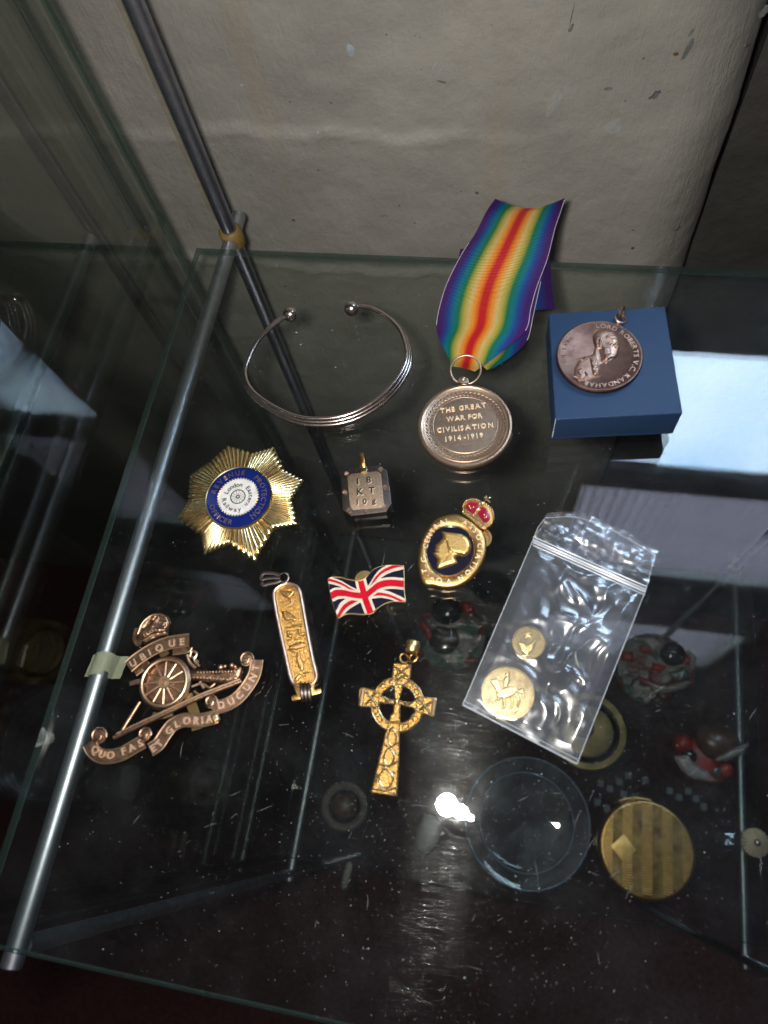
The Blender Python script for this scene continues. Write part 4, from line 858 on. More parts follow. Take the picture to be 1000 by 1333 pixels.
def strip(pts, wpx, z_, name='scroll', mat=None, th=.7, edge=True, wave=0):
    p = smooth_path([C(a, b_, z_) for a, b_ in pts], 6)
    t = np.gradient(p[:, :2], axis=0); t /= np.linalg.norm(t, axis=1)[:, None]; n_ = np.stack([-t[:, 1], t[:, 0]], 1); w_ = wpx / 4.0 * .265 / 2
    L_ = p[:, :2] + n_ * w_; R_ = p[:, :2] - n_ * w_; m_ = len(p); V = []
    for i in range(m_):
        for q_, zz_ in ((L_[i], z_ - th), (L_[i], z_), (R_[i], z_), (R_[i], z_ - th)): V.append((q_[0], q_[1], zz_ + wave * math.sin(i * .25)))
    Fs = [(i * 4 + k, (i + 1) * 4 + k, (i + 1) * 4 + (k + 1) % 4, i * 4 + (k + 1) % 4) for i in range(m_ - 1) for k in range(4)] + [(3, 2, 1, 0), tuple((m_ - 1) * 4 + k for k in range(4))]
    mesh(name, (V, Fs), mat or M['copper'], ar, angle=30)
    if edge:
        e = join(tube([(x, y, z_ + .05 + wave * math.sin(i * .25)) for i, (x, y) in enumerate(L_)], .27, 6), tube([(x, y, z_ + .05 + wave * math.sin(i * .25)) for i, (x, y) in enumerate(R_)], .27, 6))
        mesh('scroll_edge', e, M['copper_hi'], ar)
    return p
def curl(x, y, r, z_):
    c = C(x, y, z_); pts = [(c[0] + r * (1 - .6 * t) * math.cos(t * 6.5), c[1] + r * (1 - .6 * t) * math.sin(t * 6.5), z_ + .3 * t) for t in np.linspace(0, 1, 18)]
    mesh('scroll_curl', join(tube(pts, .5, 8), lathe([(0, z_ - 1.2), (r * .9, z_ - 1.2), (r * .9, z_ - .3), (0, z_ - .1)], (c[0], c[1], 0), 24)), M['copper'], ar)
ub = strip([(268, 352), (320, 308), (400, 258), (480, 228), (585, 212)], 66, za + .5)
mesh('lettering', letters("UBIQUE", on_path([C(283, 362, za + .5), C(340, 322, za + .5), C(410, 280, za + .5), C(485, 250, za + .5), C(566, 238, za + .5)]), 3.4, za + .48, .55, .03, .22), M['letter_cu'], ar)
strip([(340, 205), (320, 235), (300, 205), (310, 150)], 20, za - .2, 'crown_side', M['copper'], 1.2, False)
crn = [(312, 218), (304, 178), (318, 135), (348, 98), (392, 72), (436, 70), (470, 86), (482, 118), (470, 150), (468, 186), (430, 196), (350, 232)]
X = lambda pts: C.xy(pts, za)
mesh('crown', relief([(X(crn), 1.7, 3.2), (X([(340, 150), (380, 95), (420, 85), (400, 120), (360, 165)]), -.6, .9), (X([(425, 90), (460, 100), (465, 140), (435, 150), (415, 125)]), -.5, .8), (X(el(400, 110, 16, 12)), .7, .7), (X([(345, 190), (400, 160), (465, 150), (465, 168), (400, 180), (350, 208)]), .5, .5)], za - 1.2, .16, .12, 2.2, 3), M['copper'], ar, angle=180)
gs = [ball(C(350 + 15 * k, 186 - 14 * math.sin(k * .42) - 3.2 * k, za + .9), .42, 8, 6) for k in range(8)] + [tube([C(345, 215, za + .5), C(400, 190, za + .7), C(468, 178, za + .5)], .3, 6), tube(smooth_path([C(318, 180, za + .3), C(345, 120, za + 1), C(400, 80, za + .8), C(455, 88, za + .6), C(475, 130, za + .4)], 5), .26, 6), ball(C(400, 104, za + 1.1), .7, 10, 8)]
mesh('crown_beading', join(*gs), M['copper_hi'], ar, kind='stuff')
strip([(300, 380), (350, 345), (365, 365)], 46, za - .8, 'scroll_fold', M['copper'], 1.0)
strip([(500, 268), (570, 258), (582, 245)], 44, za - .8, 'scroll_fold', M['copper'], 1.0)
strip([(275, 440), (330, 425)], 24, za - .4, 'breech', M['copper'], 1.2, False)
brl = [(588, 362), (620, 365), (720, 372), (800, 360), (852, 345), (862, 362), (856, 398), (835, 428), (780, 440), (700, 436), (590, 420)]
mesh('barrel', relief([(C.xy(brl, za), 1.3, 1.8)], za - .9, .18, .05, 2), M['copper'], ar, angle=180)
gs = [ball(C(630 + 16 * k, 381 - .4 * k, za + .45), .42, 8, 6) for k in range(13)] + [ball(C(610 + 17 * k, 408 + 1.0 * k - (0 if k < 11 else (k - 11) * 9), za + .45), .36, 7, 5) for k in range(15)]
gs += [tube([C(600, 395, za + .5), C(800, 400, za + .5)], .2, 6)]
mesh('barrel_rivets', join(*gs), M['copper_hi'], ar, kind='stuff')
for c_, r_ in (((750, 355), 1.0), ((772, 350), .7), ((808, 345), .9), ((826, 352), .7)): mesh('sight', ball(C(*c_, za), r_, 10, 8), M['copper_hi'], ar)
for pl, r_ in (([(590, 300), (600, 270), (625, 285), (612, 318), (640, 350)], .5), ([(575, 290), (590, 330), (620, 360)], .6), ([(600, 300), (635, 330)], .45), ([(640, 430), (662, 465)], .5), ([(600, 455), (650, 440), (690, 460), (720, 440)], .45), ([(740, 450), (760, 470)], .4), ([(610, 480), (640, 500)], .4)):
    mesh('bracket', tube(smooth_path([C(a, b_, za - .2) for a, b_ in pl], 4), r_, 8), M['copper_hi'], ar)
mesh('trail', tube(smooth_path([C(192, 722, za - .2), C(300, 670, za), C(460, 595, za + .1), C(640, 510, za), C(860, 425, za - .2)], 5), .95, 10, flat=.8), M['copper'], ar)
mesh('trail_edge', tube(smooth_path([C(205, 702, za + .3), C(300, 656, za + .5), C(460, 582, za + .6), C(640, 498, za + .5), C(850, 415, za + .3)], 5), .42, 8), M['copper_hi'], ar)
mesh('rammer', tube([C(222, 708, za), C(330, 535, za)], .62, 10), M['copper_hi'], ar)
strip([(395, 598), (440, 612), (500, 598)], 22, za - .6, 'carriage_bracket', M['copper'], 1.2, False)
strip([(575, 500), (612, 590), (625, 680)], 52, za - 1.9, 'pin_slider', M['brass_old'], .5, False)
strip([(430, 290), (470, 262)], 52, za - 1.9, 'pin_slider', M['brass_old'], .5, False)
strip([(500, 455), (545, 490)], 60, za - 1.9, 'pin_slider', M['bone'], .5, False)
q1 = strip([(62, 748), (82, 785), (120, 815), (170, 820), (235, 805), (300, 768), (350, 740)], 66, za)
mesh('lettering', letters("QUO FAS", on_path([C(72, 782, za), C(100, 815, za), C(150, 834, za), (C(205, 828, za)), C(275, 800, za), C(350, 760, za)]), 3.3, za - .02, .55, .03, .22), M['letter_cu'], ar)
curl(112, 712, 3.0, za + .2); curl(352, 705, 2.4, za + .1)
q2 = strip([(382, 785), (425, 755), (462, 700), (500, 655), (560, 630), (640, 632), (735, 610)], 64, za + .2)
mesh('lettering', letters("ET GLORIA", on_path([C(398, 800, za), C(440, 770, za), C(478, 715, za), C(520, 672, za), C(570, 652, za), C(640, 652, za), C(715, 640, za)]), 3.3, za + .18, .55, .03, .2), M['letter_cu'], ar)
q3 = strip([(705, 560), (760, 556), (830, 520), (885, 460), (925, 390), (938, 315)], 62, za)
mesh('lettering', letters("DUCUNT", on_path([C(735, 575, za), C(790, 560, za), C(850, 525, za), C(900, 470, za), C(940, 400, za), C(952, 340, za)]), 3.3, za - .02, .55, .03, .22), M['letter_cu'], ar)
curl(698, 535, 2.3, za + .1); curl(882, 312, 2.6, za + .1)
mesh('scroll_end', relief([(C.xy([(700, 600), (735, 592), (748, 628), (720, 650), (700, 632)], za), .8, .9)], za + .2, .16), M['copper_hi'], ar, angle=180)

# ------------------------------------------------------------------ zip bag with two coins
C = Crop(590, 660, 3.5714)
def bag_mat():
    m, nt, b = newmat('polythene'); nt.nodes.remove(b); N = nt.nodes.new; L = nt.links.new
    tr = N('ShaderNodeBsdfTransparent'); tr.inputs['Color'].default_value = (.97, .98, .99, 1)
    gl = N('ShaderNodeBsdfAnisotropic'); gl.inputs['Roughness'].default_value = .22; gl.inputs['Color'].default_value = (1, 1, 1, 1)
    bp_ = N('ShaderNodeBump'); bp_.inputs['Distance'].default_value = .0009; L(noise_node(nt, 110, 2).outputs['Fac'], bp_.inputs['Height']); bp_.inputs['Strength'].default_value = .25; L(bp_.outputs['Normal'], gl.inputs['Normal'])
    mx = N('ShaderNodeMixShader'); L(schlick(nt, .085), mx.inputs[0]); L(tr.outputs[0], mx.inputs[1]); L(gl.outputs[0], mx.inputs[2])
    df = N('ShaderNodeBsdfDiffuse'); df.inputs['Color'].default_value = (.75, .8, .9, 1)
    m2 = N('ShaderNodeMixShader'); m2.inputs[0].default_value = .02; L(mx.outputs[0], m2.inputs[1]); L(df.outputs[0], m2.inputs[2])
    L(m2.outputs[0], nt.nodes['Material Output'].inputs['Surface']); return m
M['bag'] = bag_mat()
bag = thing('zip_bag', 'small clear crinkled zip bag holding two gold coins', 'plastic bag', C(480, 620, 0))
cTL, cTR, cBR, cBL = np.array((372, 152.)), np.array((896, 384.)), np.array((576, 1195.)), np.array((45, 920.))
def noise2(X_, Y_, s_, seed):
    out = np.empty(X_.shape); f = X_.ravel(), Y_.ravel(); o_ = out.ravel()
    for i in range(len(o_)): o_[i] = noise.noise(Vector((f[0][i] * s_, f[1][i] * s_, seed)))
    return o_.reshape(X_.shape)
def sheet(z_of, nu=150, nv=230, top_ext=0):
    U, Vv = np.meshgrid(np.linspace(0, 1, nu), np.linspace(0, 1, nv))
    px = (cTL[0] * (1 - U) + cTR[0] * U) * (1 - Vv) + (cBL[0] * (1 - U) + cBR[0] * U) * Vv
    py = (cTL[1] * (1 - U) + cTR[1] * U) * (1 - Vv) + (cBL[1] * (1 - U) + cBR[1] * U) * Vv
    Z = z_of(U, Vv, px, py); V = np.array([C(px[j, i], py[j, i], 0)[:2] + (Z[j, i],) for j in range(nv) for i in range(nu)])
    return V, [(j * nu + i, (j + 1) * nu + i, (j + 1) * nu + i + 1, j * nu + i + 1) for j in range(nv - 1) for i in range(nu - 1)]
def zfront(U, Vv, px, py):
    edge = np.clip(np.minimum.reduce([U, 1 - U, Vv * 1.2, (1 - Vv) * 1.5]) / .10, 0, 1) ** .6
    wx = px + 60 * noise2(px, py, .006, 3.1); wy = py + 60 * noise2(px, py, .006, 9.4)
    n1 = noise2(wx, wy, .0065, 1.7); n2 = 1 - np.abs(noise2(wx, wy * .7, .010, 4.2)) * 2; n3 = noise2(wx, wy, .03, 6.6)
    right = .30 + .70 * np.clip((U - .22) / .3, 0, 1)
    z = 1.0 + 1.5 * edge + edge * right * (1.5 * n1 + .8 * n2)
    rc_ = random.Random(11)
    for k in range(24):                                # pressed creases: soft tents with a sharp crest
        u0, v0 = rc_.uniform(.3, .98), rc_.uniform(.06, .97); x0_ = (cTL[0] * (1 - u0) + cTR[0] * u0) * (1 - v0) + (cBL[0] * (1 - u0) + cBR[0] * u0) * v0
        y0_ = (cTL[1] * (1 - u0) + cTR[1] * u0) * (1 - v0) + (cBL[1] * (1 - u0) + cBR[1] * u0) * v0
        an = rc_.choice((.45, .5, 1.9, 2.4, -.5, 1.3)) + rc_.uniform(-.4, .4); ln_ = rc_.uniform(50, 150); wd = rc_.uniform(14, 34); h_ = rc_.uniform(.35, 1.3)
        a = (px - x0_) * math.cos(an) + (py - y0_) * math.sin(an); b_ = -(px - x0_) * math.sin(an) + (py - y0_) * math.cos(an) + 12 * np.sin(a * .03 + k)
        z = z + edge * h_ * np.exp(-np.sqrt((b_ / wd) ** 2 + .02)) * np.clip(1 - (a / ln_) ** 2, 0, 1)
    for cx_, cy_, r_, h_ in ((352, 630, 95, 2.0), (250, 865, 135, 2.1)):
        d = np.hypot(px - cx_, py - cy_); wgt = np.clip((r_ + 25 - d) / 45, 0, 1); wgt = wgt * wgt * (3 - 2 * wgt); z = z * (1 - wgt) + wgt * (h_ + .55 + .12 * noise2(px, py, .012, 8.8))
    return z + .1
def zback(U, Vv, px, py): return .15 + .18 * (noise2(px, py, .02, 2.2) + 1) * np.clip(np.minimum(U, 1 - U) * 12, 0, 1)
mesh('front_sheet', sheet(zfront), M['bag'], bag, angle=180)
mesh('back_sheet', sheet(zback, 60, 90), M['bag'], bag, angle=180)
# lip above the zip
lipL = smooth_path([(372, 152), (395, 95), (430, 50)], 5); lipT = smooth_path([(430, 50), (560, 46), (640, 68), (740, 108), (840, 165), (940, 222)], 12)
for k, z0_ in ((0, 3.0), (1, 1.2)):
    nu, nv = 90, 26; V = []
    for j in range(nv):
        t = j / (nv - 1)
        for i in range(nu):
            u = i / (nu - 1); a = cTL * (1 - u) + cTR * u; tp_ = ev(lipT, np.array(u)); p = a * (1 - t) + tp_ * t
            if k: p = p + np.array((6, -4)) * t * (1 - u)
            z_ = z0_ + (1.6 if k == 0 else .6) * t + 1.0 * noise.noise(Vector((p[0] * .009, p[1] * .009, 5 + k))) + .28 * noise.noise(Vector(((p[0] + p[1] * .5) * .006, (p[1] - p[0] * .44) * .035, 8 + k))) + .25 * noise.noise(Vector((p[0] * .03, p[1] * .03, 2 + k)))
            V.append(C(p[0], p[1], 0)[:2] + (z_,))
    mesh('lip', (V, [(j * nu + i, j * nu + i + 1, (j + 1) * nu + i + 1, (j + 1) * nu + i) for j in range(nv - 1) for i in range(nu - 1)]), M['bag'], bag, angle=180)
m, nt, b = newmat('zip_plastic'); b.inputs['Base Color'].default_value = (.55, .58, .62, 1); b.inputs['Roughness'].default_value = .22; b.inputs['Alpha'].default_value = .42; M['zip'] = m
for dy_, r_ in ((-14, .28), (0, .42), (12, .42), (26, .22)):
    a, b_ = cTL + (0, dy_), cTR + (-2 * dy_ / 14, dy_); n_ = 14
    mesh('zip_track', tube([C(*(a + (b_ - a) * t), 2.9 + .25 * math.sin(t * 9 + dy_)) for t in np.linspace(0, 1, n_)], r_, 8), M['zip'], bag)
gs = []
def seam(a, b_, z_=.8, step=.62):
    a, b_ = np.array(C(*a, z_)), np.array(C(*b_, z_)); L_ = np.linalg.norm(b_ - a); n_ = int(L_ / step)
    for k in range(n_):
        p = a + (b_ - a) * k / n_ + np.array([random.uniform(-.08, .08), random.uniform(-.08, .08), 0]); gs.append(ball(p, .17 + .08 * random.random(), 5, 4))
seam(cTL, cBL); seam(cTR, cBR); seam((940, 222), cTR)
mesh('seam', join(*gs), M['dust'], bag, kind='stuff')
mesh('seam_line', join(tube([C(*(cTL + (-0, 0)), .8), C(*cBL, .8)], .16, 6), tube([C(*cBL, .6), C(*cBR, .6)], .3, 6), tube([C(*(cBL + (10, -18)), .8), C(*(cBR + (4, -20)), .8)], .16, 6), tube([C(*cBR, .8), C(*cTR, .8)], .18, 6), tube([C(*p, 4.4) for p in lipT], .12, 5), tube([C(*p, 3.6) for p in lipL], .12, 5)), M['zip'], bag)
def coin(name, label, c, r, polys, h=.35):
    co_ = thing(name, label, 'coin', (c[0], c[1], .5))
    mesh('disc', lathe([(0, .5), (r - .2, .5), (r, .7), (r, 1.55), (r - .2, 1.75), (r - .5, 1.75), (r - .7, 1.55), (0, 1.5)], (c[0], c[1], 0), 64), M['gold_pol'], co_)
    gs = [ball((c[0] + (r - 1.0) * math.cos(a), c[1] + (r - 1.0) * math.sin(a), 1.55), .13, 5, 4) for a in np.linspace(0, 2 * PI, int(r * 6), endpoint=False)]
    mesh('beaded_rim', join(*gs), M['gold'], co_, kind='stuff')
    for p in polys: mesh('relief', relief([(C.xy(p, 1.6), h, .7)], 1.5, .12, .03, 4), M['gold'], co_, angle=180)
    return co_
c1 = C(352, 630, 1.7); r1 = np.linalg.norm(np.array(C(272, 630, 1.7)) - np.array(C(432, 630, 1.7))) / 2
coin('small_coin', 'smaller gold coin, the upper one inside the zip bag', c1, r1, [[(345, 570), (352, 585), (368, 582), (360, 597), (368, 610), (350, 605), (335, 612), (338, 597), (328, 584), (342, 584)], [(300, 625), (340, 640), (385, 620), (372, 665), (345, 690), (318, 668)], [(310, 690), (340, 700), (365, 690), (340, 682)]])
c2 = C(255, 865, 1.7); r2 = np.linalg.norm(np.array(C(130, 865, 1.7)) - np.array(C(382, 865, 1.7))) / 2
E_ = lambda x, y, a, b_, t=0: [(x + a * math.cos(k * PI / 8) * math.cos(t) - b_ * math.sin(k * PI / 8) * math.sin(t), y + a * math.cos(k * PI / 8) * math.sin(t) + b_ * math.sin(k * PI / 8) * math.cos(t)) for k in range(16)]
coin('large_coin', 'larger gold coin, the lower one at the bottom corner of the zip bag', c2, r2, [
    E_(250, 862, 52, 26, -.25), [(205, 868), (188, 835), (172, 812), (180, 798), (205, 800), (226, 835), (238, 855)], E_(248, 812, 15, 30, .2), E_(252, 778, 11, 12), [(230, 800), (200, 782), (196, 790), (228, 812)],
    [(215, 875), (196, 900), (180, 905), (182, 914), (205, 908), (230, 885)], [(228, 880), (232, 925), (222, 940), (236, 942), (246, 925), (244, 880)], [(280, 868), (300, 900), (292, 930), (304, 934), (314, 900), (300, 858)], [(262, 878), (270, 915), (260, 940), (274, 940), (284, 914), (280, 876)],
    [(296, 850), (325, 840), (335, 870), (328, 895), (320, 868), (300, 864)], [(200, 950), (240, 958), (290, 950), (310, 938), (285, 966), (240, 972), (205, 964)]], .5)

# ------------------------------------------------------------------ things on the lower shelf
z0 = SHZ
def low(u, v, dz=0): return np.array(P(u, v, z0 + dz))
# gold powder compact
ct = low(843, 1106, 9); Rc = np.linalg.norm(low(779, 1098, 9) - low(906, 1114, 9)) / 2
cp = thing('powder_compact', 'round gold powder compact with striped ribbed lid on the lower shelf', 'compact', (ct[0], ct[1], z0))
mesh('case', lathe([(0, .1), (Rc - 2, .1), (Rc, 1.5), (Rc, 4), (Rc - .6, 4.3), (Rc, 4.6), (Rc, 6.8), (Rc - 1.2, 8.2), (Rc - 2.2, 8.5), (0, 8.6)], (ct[0], ct[1], z0), 96), M['gold_dull'], cp)
dv = low(843, 1150, 9) - low(843, 1060, 9); dv /= np.linalg.norm(dv); du = np.array([-dv[1], dv[0], 0])
M['compact_gold'] = metal('compact_gold', (1.0, .64, .22), (.70, .42, .13), .42, 200, met=.8)
M['compact_dark'] = metal('compact_engraved', (.36, .23, .085), (.13, .08, .03), .46, 110)
nb = 9; wb = 2 * (Rc - 2.6) / nb
for k in range(nb):
    x0_ = -(Rc - 2.6) + k * wb; xm = x0_ + wb / 2; hl = math.sqrt(max(0, (Rc - 2.6) ** 2 - max(abs(x0_), abs(x0_ + wb)) ** 2)) ; hl = max(hl, 5)
    gs = []; Rl_ = Rc - 2.4
    half = lambda x_: math.sqrt(max(0.0, Rl_ ** 2 - x_ ** 2))
    xa, xb = max(x0_, -Rl_ + .05), min(x0_ + wb, Rl_ - .05)
    if k % 2 == 0:
        y = -Rl_ + .6
        while y < Rl_ - .6:
            lim = half(y) - .3; a_, b2_ = max(xa + .1, -lim), min(xb - .1, lim)
            if b2_ - a_ > .6:
                a = ct + du * a_ + dv * y; b_ = ct + du * b2_ + dv * y; a[2] = b_[2] = z0 + 8.55; gs.append(tube([a, b_], .72, 6))
            y += 1.75
        mesh('ribbed_band', join(*gs), M['compact_gold'], cp)
    else:
        xs_ = np.linspace(xa + .1, xb - .1, 7); q4 = [(x_, -half(x_)) for x_ in xs_] + [(x_, half(x_)) for x_ in xs_[::-1]]
        mesh('engraved_band', prism([tuple((ct + du * a + dv * b_)[:2]) for a, b_ in q4], z0 + 8.3, z0 + 8.75), M['compact_dark'], cp, smooth=False)
dm = low(812, 1104, 9.6); mesh('cartouche', prism([tuple((dm + du * a + dv * b_)[:2]) for a, b_ in ((0, -9.5), (9, 0), (0, 9.5), (-9, 0))], z0 + 8.6, z0 + 9.4, .2), M['compact_gold'], cp)
hg = [low(806 + 6 * k, 1043 - 4 * math.sin(k * .45), 6) for k in range(8)]; mesh('hinge', tube(hg, 1.9, 10), M['gold_dull'], cp)
# domed glass
dc = low(685, 1070, 2); Rd = np.linalg.norm(low(606, 1070, 1) - low(765, 1070, 1)) / 2
gd = thing('glass_dish', 'round clear glass dish on the lower shelf beside the gold compact', 'dish', (dc[0], dc[1], z0))
prof = [(0, 1.0), (Rd * .70, 1.0), (Rd * .78, 2.2), (Rd * .82, 6), (Rd * .93, 9), (Rd, 10.5), (Rd + .4, 11.4), (Rd, 12.0), (Rd * .92, 11.0), (Rd * .80, 8.5), (Rd * .76, 4.5), (Rd * .68, 3.4), (0, 3.2)]
m, nt, b = newmat('clear_dish'); b.inputs['Base Color'].default_value = (.93, .95, .97, 1); b.inputs['Transmission Weight'].default_value = 1; b.inputs['Roughness'].default_value = .02; b.inputs['IOR'].default_value = 1.45; M['dish'] = m
mesh('bowl', lathe(prof, (dc[0], dc[1], z0), 96), M['hazed'], gd, angle=60)
M['rimglass'] = paint('rim_glass', (.22, .26, .32), .05, spec=1.0)
mesh('rim', ring((dc[0], dc[1], z0 + 11.6), Rd, .55, 90), M['rimglass'], gd)
mesh('foot_ring', ring((dc[0], dc[1], z0 + 2.6), Rd * .77, .45, 80), M['rimglass'], gd)
# brass lid
bc_ = low(765, 952, 4); Rl = 30
bl = thing('brass_lid', 'tarnished round brass lid with grooved rim half hidden below the zip bag', 'lid', (bc_[0], bc_[1], z0))
mesh('rim', lathe([(Rl * .6, .2), (Rl, .2), (Rl, 6), (Rl - 1, 7), (Rl - 5.5, 7), (Rl - 6.5, 6), (Rl - 7.2, 4)], (bc_[0], bc_[1], z0), 72), M['brass_old'], bl)
mesh('groove', lathe([(Rl - 7.2, 3.8), (Rl - 10.2, 3.8), (Rl - 10.2, 3.0)], (bc_[0], bc_[1], z0), 72), M['porc_black'], bl)
mesh('centre', lathe([(Rl - 10, 3), (Rl - 10.2, 5), (Rl - 12, 5.6), (8, 5.0), (0, 4.9)], (bc_[0], bc_[1], z0), 72), M['brass_old'], bl)
mesh('red_spot', ball((bc_[0] - 3, bc_[1] + 2, z0 + 5), 8, 20, 8, .15), M['porc_brown'], bl)
def painted(name, cols, sc_):
    m, nt, b = newmat(name); b.inputs['Roughness'].default_value = .38; tc = nt.nodes.new('ShaderNodeTexCoord')
    n = noise_node(nt, 55, 3); mx = nt.nodes.new('ShaderNodeMixRGB'); mx.blend_type = 'ADD'; mx.inputs[0].default_value = .035; nt.links.new(tc.outputs['Object'], mx.inputs[1]); nt.links.new(n.outputs['Color'], mx.inputs[2])
    v = nt.nodes.new('ShaderNodeTexVoronoi'); v.inputs['Scale'].default_value = sc_; nt.links.new(mx.outputs[0], v.inputs['Vector']); sp = nt.nodes.new('ShaderNodeSeparateXYZ'); nt.links.new(v.outputs['Color'], sp.inputs[0])
    k = len(cols); r = ramp(nt, sp.outputs[0], [(i / k, c) for i, c in enumerate(cols)]); r.color_ramp.interpolation = 'CONSTANT'; nt.links.new(r.outputs['Color'], b.inputs['Base Color'])
    bump(nt, b, v.outputs['Distance'], .002); return m
M['paint_green'] = painted('painted_green', [(.05, .085, .07), (.10, .13, .12), (.035, .05, .05), (.16, .02, .015), (.07, .11, .09), (.14, .13, .12)], 75)
M['paint_swirl'] = painted('painted_swirl', [(.05, .02, .015), (.20, .02, .015), (.17, .16, .14), (.02, .02, .022), (.05, .09, .06), (.22, .20, .18), (.12, .03, .02)], 85)
# little robin like figure
def blob(name, u, v, dz, r, mat, par, sz=.8, sx=1, rot=0):
    c = low(u, v, dz); V, Fs = ball((0, 0, 0), 1, 24, 16); V = np.array(V) * np.array([r * sx, r, r * sz]); a = rot
    V = np.stack([V[:, 0] * math.cos(a) - V[:, 1] * math.sin(a), V[:, 0] * math.sin(a) + V[:, 1] * math.cos(a), V[:, 2]], 1) + c
    return mesh(name, (V, Fs), mat, par, angle=180)
def patch(name, pts, dz, mat, par, h=3, fo=4): return mesh(name, relief([([tuple(low(a, b_, dz)[:2]) for a, b_ in pts], h, fo)], z0 + dz, .7), mat, par, angle=180)
f3 = thing('bird_figurine', 'small glazed red, cream and brown bird figure at the right of the lower shelf', 'figurine', tuple(low(918, 985)))
blob('body', 915, 990, 6, 15, M['porc_red'], f3, .5, 1.35, -.45); blob('wing', 935, 968, 13, 13.5, M['porc_brown'], f3, .7, 1.25, -.3); blob('head', 889, 968, 12, 7.5, M['porc_red'], f3, 1); blob('eye', 897, 984, 13, 6, M['porc_black'], f3, .7)
patch('striped_breast', [(878, 985), (888, 1002), (905, 1014), (928, 1018), (922, 1005), (905, 996), (896, 984)], 16, M['porc_white'], f3, 3, 4)
patch('tail', [(930, 990), (950, 976), (975, 968), (968, 980), (945, 990)], 20, M['porc_white'], f3, 3, 3)
blob('foot', 944, 1002, 10, 6, M['porc_red'], f3, .7); blob('foot', 932, 1004, 10, 4.5, M['porc_green'], f3, .8)
f1 = thing('painted_bowl', 'blurred round green and red painted bowl figure below the crowned badge', 'figurine', tuple(low(583, 825)))
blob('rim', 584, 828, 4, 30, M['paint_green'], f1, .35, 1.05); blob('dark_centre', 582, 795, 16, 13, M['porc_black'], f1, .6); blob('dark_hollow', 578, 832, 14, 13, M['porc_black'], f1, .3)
for p_ in ([(545, 812), (552, 806), (577, 838), (570, 846), (556, 832)], [(598, 785), (612, 784), (618, 796), (606, 800)], [(562, 785), (580, 776), (592, 778), (590, 784), (570, 792)], [(544, 798), (560, 796), (566, 802), (550, 806)]): patch('red_petal', p_, 13, M['porc_red'], f1, 3, 3)
patch('cream_band', [(568, 806), (582, 812), (598, 806), (600, 812), (584, 820), (568, 814)], 15, M['porc_white'], f1, 2, 3); blob('bead', 588, 857, 9, 3.5, M['porc_white'], f1, .7)
f2 = thing('painted_bowl', 'blurred red, cream and green swirled figure under the right edge of the zip bag', 'figurine', tuple(low(855, 868)))
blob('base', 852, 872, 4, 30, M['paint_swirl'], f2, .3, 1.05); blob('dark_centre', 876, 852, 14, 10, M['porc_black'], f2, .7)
for p_ in ([(832, 842), (845, 836), (856, 842), (846, 852), (836, 850)], [(808, 850), (824, 848), (826, 862), (810, 860)], [(888, 856), (900, 852), (902, 862), (892, 866)], [(830, 880), (860, 890), (885, 888), (860, 896), (835, 892)], [(850, 862), (870, 868), (860, 876), (846, 872)]): patch('red_petal', p_, 12, M['porc_red'], f2, 3, 3)
for p_ in ([(822, 832), (850, 828), (868, 842), (850, 848), (838, 834)], [(862, 848), (876, 862), (892, 866), (880, 870), (864, 862)], [(895, 846), (906, 856), (902, 872), (898, 860)], [(808, 870), (818, 890), (812, 888)], [(838, 886), (868, 894), (898, 886), (890, 896), (860, 902)]): patch('cream_swirl', p_, 14, M['porc_white'], f2, 2.5, 2.5)
patch('green_leaf', [(870, 876), (890, 870), (900, 880), (880, 886)], 13, M['porc_green'], f2, 2, 3)
# crystal stud with gold sunburst
kc = low(984, 1097, 6); cr = thing('crystal_stud', 'gold sunburst stud with a clear crystal at the right edge of the lower shelf', 'earring', (kc[0], kc[1], z0))
for k in range(22):
    a = 2 * PI * k / 22; mesh('ray', tube([(kc[0] + 2 * math.cos(a), kc[1] + 2 * math.sin(a), z0 + 9), (kc[0] + 9.5 * math.cos(a), kc[1] + 9.5 * math.sin(a), z0 + 5)], [.6, 1.25], 6), M['letter'], cr)
mesh('centre_bead', ball((kc[0], kc[1], z0 + 9), 2.6, 16, 10), M['silver'], cr); mesh('backing', lathe([(0, .1), (9, .1), (9.3, 3), (0, 4)], (kc[0], kc[1], z0), 32), M['gold_dull'], cr)
kc2 = low(950, 1092, 6); bm = bmesh.new(); bmesh.ops.create_icosphere(bm, subdivisions=2, radius=9); bm.verts.index_update()
Vc = np.array([tuple(v.co) for v in bm.verts]) * np.array([1.4, 1, .7]) + kc2; Fc = [tuple(v.index for v in f.verts) for f in bm.faces]; bm.free()
mesh('crystal', (Vc, Fc), M['clear'], cr, smooth=False)
# blurred cameo ring
rc_ = low(449, 1050, 3); rn = thing('cameo_ring', 'small dull brown ring with round cameo under the cross pendant', 'ring', (rc_[0], rc_[1], z0))
mesh('band', ring((rc_[0], rc_[1], z0 + 4), 15.5, 3.2, 40, (.1, .1, 1)), M['ring_dull'], rn); mesh('stone', ball((rc_[0], rc_[1], z0 + 6), 10, 20, 12, .6), M['porc_brown'], rn); patch('cameo_head', [(442, 1045), (450, 1040), (457, 1047), (455, 1056), (444, 1057)], 11, M['ring_dull'], rn, 2, 4)
for (a, b_, lbl) in (((566, 1062), (548, 1112), 'pale grey tapering shape left of the glass dish'), ((456, 1122), (447, 1158), 'pale grey sliver below the cameo ring')):  # two flattened pale tapers lying on the lower shelf
    p, q_ = low(*a, 5), low(*b_, 4); big = a[0] > 500
    s_ = mesh('tapered_shape', tube([p, p + (q_ - p) * .1, p + (q_ - p) * .5, p + (q_ - p) * .9, q_], [3, 8, 9, 6, 2] if big else [1, 2.6, 3, 2.4, 1], 16, flat=.45), M['bone'], base=(p[0], p[1], z0), angle=180); tag(s_, lbl, 'stone')
